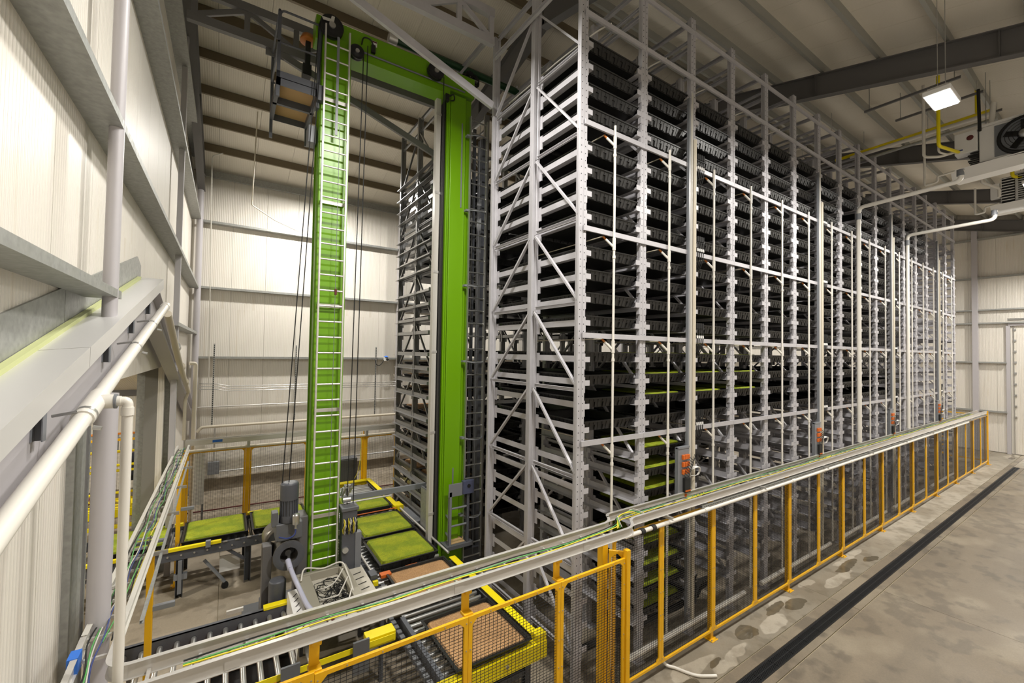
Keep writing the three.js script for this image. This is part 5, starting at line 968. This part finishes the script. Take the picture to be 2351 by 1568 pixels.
// ---------------------------------------------------------------- the low bay seen through the opening: yellow rails, a machine, two people bending over it
{
  const t = thing('yellow_machine', 'yellow railed machine seen through the opening beyond the conveyor', 'machine', [0, 0, 0]);
  mb().rbox(-4.2, -1.36, 1.0, 1.18, -13.2, -12.4, .015).rbox(-4.2, -1.36, .78, .86, -12.42, -12.36, .01).build('machine_bed', M.lemon, t);
  for (const [y, z] of [[2.33, -12.9], [2.02, -12.9], [1.90, -12.9], [1.46, -12.7], [1.32, -12.7]]) mb().cyl(V(-4.2, y, z), V(-1.28, y, z), .028, 8).build('guard_rail', M.lemon, t);
  mb().bar(V(-1.78, 1.95, -12.75), V(-1.68, 1.18, -12.5), .06, .05).build('arm', M.lemon, t); mb().box(-1.45, -1.37, 1.08, 1.24, -12.38, -12.34).build('sensor', M.midGrey, t);
  for (const x of [-4, -2.8, -1.5]) mb().box(x, x + .1, 0, 1.0, -13.0, -12.9).build('leg', M.steel, t);
  const f = thing('mesh_fence', 'yellow framed mesh panel inside the low bay behind the yellow machine', 'fence panel', [-4.0, 0, -13.9]); panelParts(f, 2.75, .3, 2.45, .04, .05);
  const c = thing('hung_coat', 'black garment hanging on the mesh inside the low bay', 'coat', [-1.80, 0, -13.8]); mb().lathe([[0, 2.12], [.10, 2.1], [.15, 1.95], [.15, 1.6], [.12, 1.45], [0, 1.44]], 14, V(0, 0, 0)).build('cloth', M.navy, c); c.scale.z = .5;
  const p = thing('low_bay_pipe', 'cream pipe along the back wall of the low bay', 'pipe', [0, 0, 0]); mb().cyl(V(-8.5, 2.0, -17.1), V(-1.2, 2.0, -17.1), .045, 10).build('pipe', M.pvcOld, p);
  const r = thing('shutter_rail', 'ribbed grey panel between two orange rails in the low bay', 'panel', [0, 0, -14.6]); for (const y of [2.44, 1.98]) mb().rbox(-4.5, -1.5, y, y + .05, -.02, .02, .006).build('rail', M.orangeBeam, r); const sl = mb(); for (let x = -4.5; x < -1.5; x += .08) sl.box(x, x + .05, 2.03, 2.44, -.01, .01); sl.build('slats', M.midGrey, r);
  // people: one continuous surface each, bent forward at the hips with the forearms on the machine
  function person(label, pos, turn, coat, hairMat) {
    const q = thing('person', label, 'person', pos, null, turn);
    const J = { hipL: [.0, .92, .10], hipR: [.0, .92, -.10], knL: [.05, .50, .11], knR: [.02, .50, -.11], anL: [-.02, .08, .11], anR: [-.04, .08, -.11], toL: [.14, .04, .12], toR: [.12, .04, -.12], pel: [0, .96, 0], mid: [.16, 1.10, 0], che: [.36, 1.22, 0], shL: [.46, 1.24, .19], shR: [.46, 1.24, -.19], elL: [.60, 1.04, .23], elR: [.60, 1.04, -.23], wrL: [.82, 1.10, .15], wrR: [.82, 1.10, -.15], nek: [.52, 1.28, 0], hed: [.60, 1.30, 0] };
    const B = [['pel', 'mid', .15, .15], ['mid', 'che', .15, .17], ['che', 'nek', .15, .065], ['nek', 'hed', .06, .06], ['shL', 'shR', .075, .075], ['shL', 'elL', .06, .048], ['elL', 'wrL', .046, .034], ['shR', 'elR', .06, .048], ['elR', 'wrR', .046, .034], ['pel', 'hipL', .13, .11], ['pel', 'hipR', .13, .11], ['hipL', 'knL', .098, .062], ['hipR', 'knR', .098, .062], ['knL', 'anL', .06, .042], ['knR', 'anR', .06, .042], ['anL', 'toL', .045, .035], ['anR', 'toR', .045, .035]];
    const field = (list, lo, size, res) => {
      const mc = new MarchingCubes(res, M.skin, false, false, 60000); mc.isolation = 0; const h = size / res, v = V(), a = V(), b = V();
      for (let k = 0; k < res; k++) for (let j = 0; j < res; j++) for (let i = 0; i < res; i++) {
        let d = 1e3; const x = lo[0] + (i - 0) * h, y = lo[1] + j * h, z = lo[2] + k * h;
        for (const [P, Q, r0, r1] of list) { const dx = Q[0] - P[0], dy = Q[1] - P[1], dz = Q[2] - P[2], L = dx * dx + dy * dy + dz * dz || 1e-9; const t2 = Math.min(1, Math.max(0, ((x - P[0]) * dx + (y - P[1]) * dy + (z - P[2]) * dz) / L)); const e = Math.hypot(x - P[0] - t2 * dx, y - P[1] - t2 * dy, z - P[2] - t2 * dz) - r0 - (r1 - r0) * t2; const kk = .03, m = Math.max(kk - Math.abs(d - e), 0) / kk; d = Math.min(d, e) - m * m * kk * .25; }
        mc.field[i + j * res + k * res * res] = -d;
      }
      mc.update(); const n = mc.count, g = new THREE.BufferGeometry(); g.setAttribute('position', new THREE.Float32BufferAttribute(Array.from(mc.positionArray.subarray(0, n * 3)), 3)); g.setAttribute('normal', new THREE.Float32BufferAttribute(Array.from(mc.normalArray.subarray(0, n * 3)), 3));
      const pp = g.attributes.position; for (let i = 0; i < n; i++) pp.setXYZ(i, lo[0] + (pp.getX(i) + 1) / 2 * size, lo[1] + (pp.getY(i) + 1) / 2 * size, lo[2] + (pp.getZ(i) + 1) / 2 * size); return boxUV(g);
    };
    mesh('body', field(B.map(([p1, p2, a, b]) => [J[p1], J[p2], a, b]), [-.35, -.05, -.75], 1.5, 84), coat, q);
    const H = [.66, 1.31, 0], list = [[[H[0] - .02, H[1] + .02, 0], [H[0] + .03, H[1] + .0, 0], .095, .085], [[H[0] + .06, H[1] - .05, 0], [H[0] + .02, H[1] - .08, 0], .05, .05], [[H[0] + .105, H[1] - .02, 0], [H[0] + .118, H[1] - .035, 0], .012, .014], [[H[0], H[1], .092], [H[0] + .01, H[1] - .03, .092], .014, .012], [[H[0], H[1], -.092], [H[0] + .01, H[1] - .03, -.092], .014, .012]];
    for (const s of [-1, 1]) { const w = J[s > 0 ? 'wrL' : 'wrR']; list; const hl = [[[w[0], w[1], w[2]], [w[0] + .07, w[1] - .005, w[2]], .028, .034]]; for (let k = 0; k < 4; k++) hl.push([[w[0] + .07, w[1], w[2] + (k - 1.5) * .02], [w[0] + .12 - .008 * Math.abs(k - 1.3), w[1] - .015, w[2] + (k - 1.5) * .021], .010, .009], [[w[0] + .12 - .008 * Math.abs(k - 1.3), w[1] - .015, w[2] + (k - 1.5) * .021], [w[0] + .145 - .01 * Math.abs(k - 1.3), w[1] - .04, w[2] + (k - 1.5) * .021], .009, .008]); hl.push([[w[0] + .02, w[1], w[2] - s * .03], [w[0] + .07, w[1] - .02, w[2] - s * .06], .012, .010]); mesh('hand', field(hl, [w[0] - .05, w[1] - .12, w[2] - .12], .24, 60), M.skin, q); }
    mesh('head', field(list, [H[0] - .17, H[1] - .17, -.17], .34, 72), M.skin, q);
    const hair = [[[H[0] - .03, H[1] + .035, 0], [H[0] + .02, H[1] + .045, 0], .094, .072], [[H[0] - .055, H[1] - .02, .03], [H[0] - .055, H[1] - .02, -.03], .075, .075]]; mesh('hair', field(hair, [H[0] - .19, H[1] - .19, -.17], .36, 56), hairMat, q);
    const e = mb(); for (const s of [-1, 1]) e.sph(V(H[0] + .096, H[1] + .012, s * .034), .011, 10); e.build('eye', M.rubber, q);
    mb().rbox(H[0] + .092, H[0] + .104, H[1] - .072, H[1] - .062, -.024, .024, .004).build('mouth', M.maroon, q);
    return q;
  }
  person('person with dark hair in a dark navy jacket, bending over the yellow machine', [-1.20, .05, -13.25], Math.PI * .86 + Math.PI * .6, M.navy, M.hair);
  person('person in a dark red top and white hair cover, bending over the yellow machine', [-2.25, .05, -13.35], Math.PI * 1.5, M.maroon, M.white);
}
// ---------------------------------------------------------------- lamps
{
  const names = ['above the fence corner', 'in view beside the first chiller, glowing', 'behind the first chiller', 'behind the second chiller', 'by the roller door', 'above the conveyors and the crane', 'over the back aisle behind the green mast', 'over the back aisle, second', 'over the back aisle, third', 'over the back aisle, fourth', 'over the back aisle, fifth'];
  const proto = new THREE.Group();
  LAMPS.forEach(([x, y, z, f], i) => {
    const t = thing('high_bay_lamp', `rectangular white high bay lamp ${names[i]}`, 'lamp', [x, y, z], 'high bay lamps');
    mb().rbox(-.34, .34, .03, .11, -.17, .17, .015).build('housing', M.white, t);
    const fins = mb(); for (let k = 0; k < 9; k++) fins.box(-.28 + k * .07, -.274 + k * .07, .11, .16, -.12, .12); fins.build('heat_sink', M.alu, t);
    mb().box(-.31, .31, .012, .03, -.14, .14).build('lens', M.lamp, t);
    mb().cyl(V(-.25, .15, 0), V(-.25, roofY(z) - y + .01, 0), .006, 5).cyl(V(.25, .15, 0), V(.25, roofY(z) - y + .01, 0), .006, 5).build('hanger', M.zinc, t);
    const L = new THREE.RectAreaLight(lin(1, .965, .90), LAMP_NITS * f, .6, .28); L.position.set(x, y + .005, z); L.lookAt(x, y - 5, z); L.name = numbered('lamp_light'); scene.add(L);
  });
  for (const [x, y, z] of [[-4.5, 4.9, -8], [-4.5, 3.9, -13.5]]) {
    const t = thing('batten_lamp', `white batten lamp under the roof of the low bay, ${z > -10 ? 'near the ridge' : 'near the back wall'}`, 'lamp', [x, y, z]);
    mb().rbox(-.6, .6, .02, .08, -.06, .06, .01).build('housing', M.white, t); mb().box(-.57, .57, .004, .02, -.045, .045).build('lens', M.lamp, t);
    const L = new THREE.RectAreaLight(lin(1, .93, .80), LAMP_NITS * 1.1, 1.1, .08); L.position.set(x, y - .003, z); L.lookAt(x, y - 4, z); L.name = numbered('lamp_light'); scene.add(L);
  }
}
renderer.render(scene, camera);
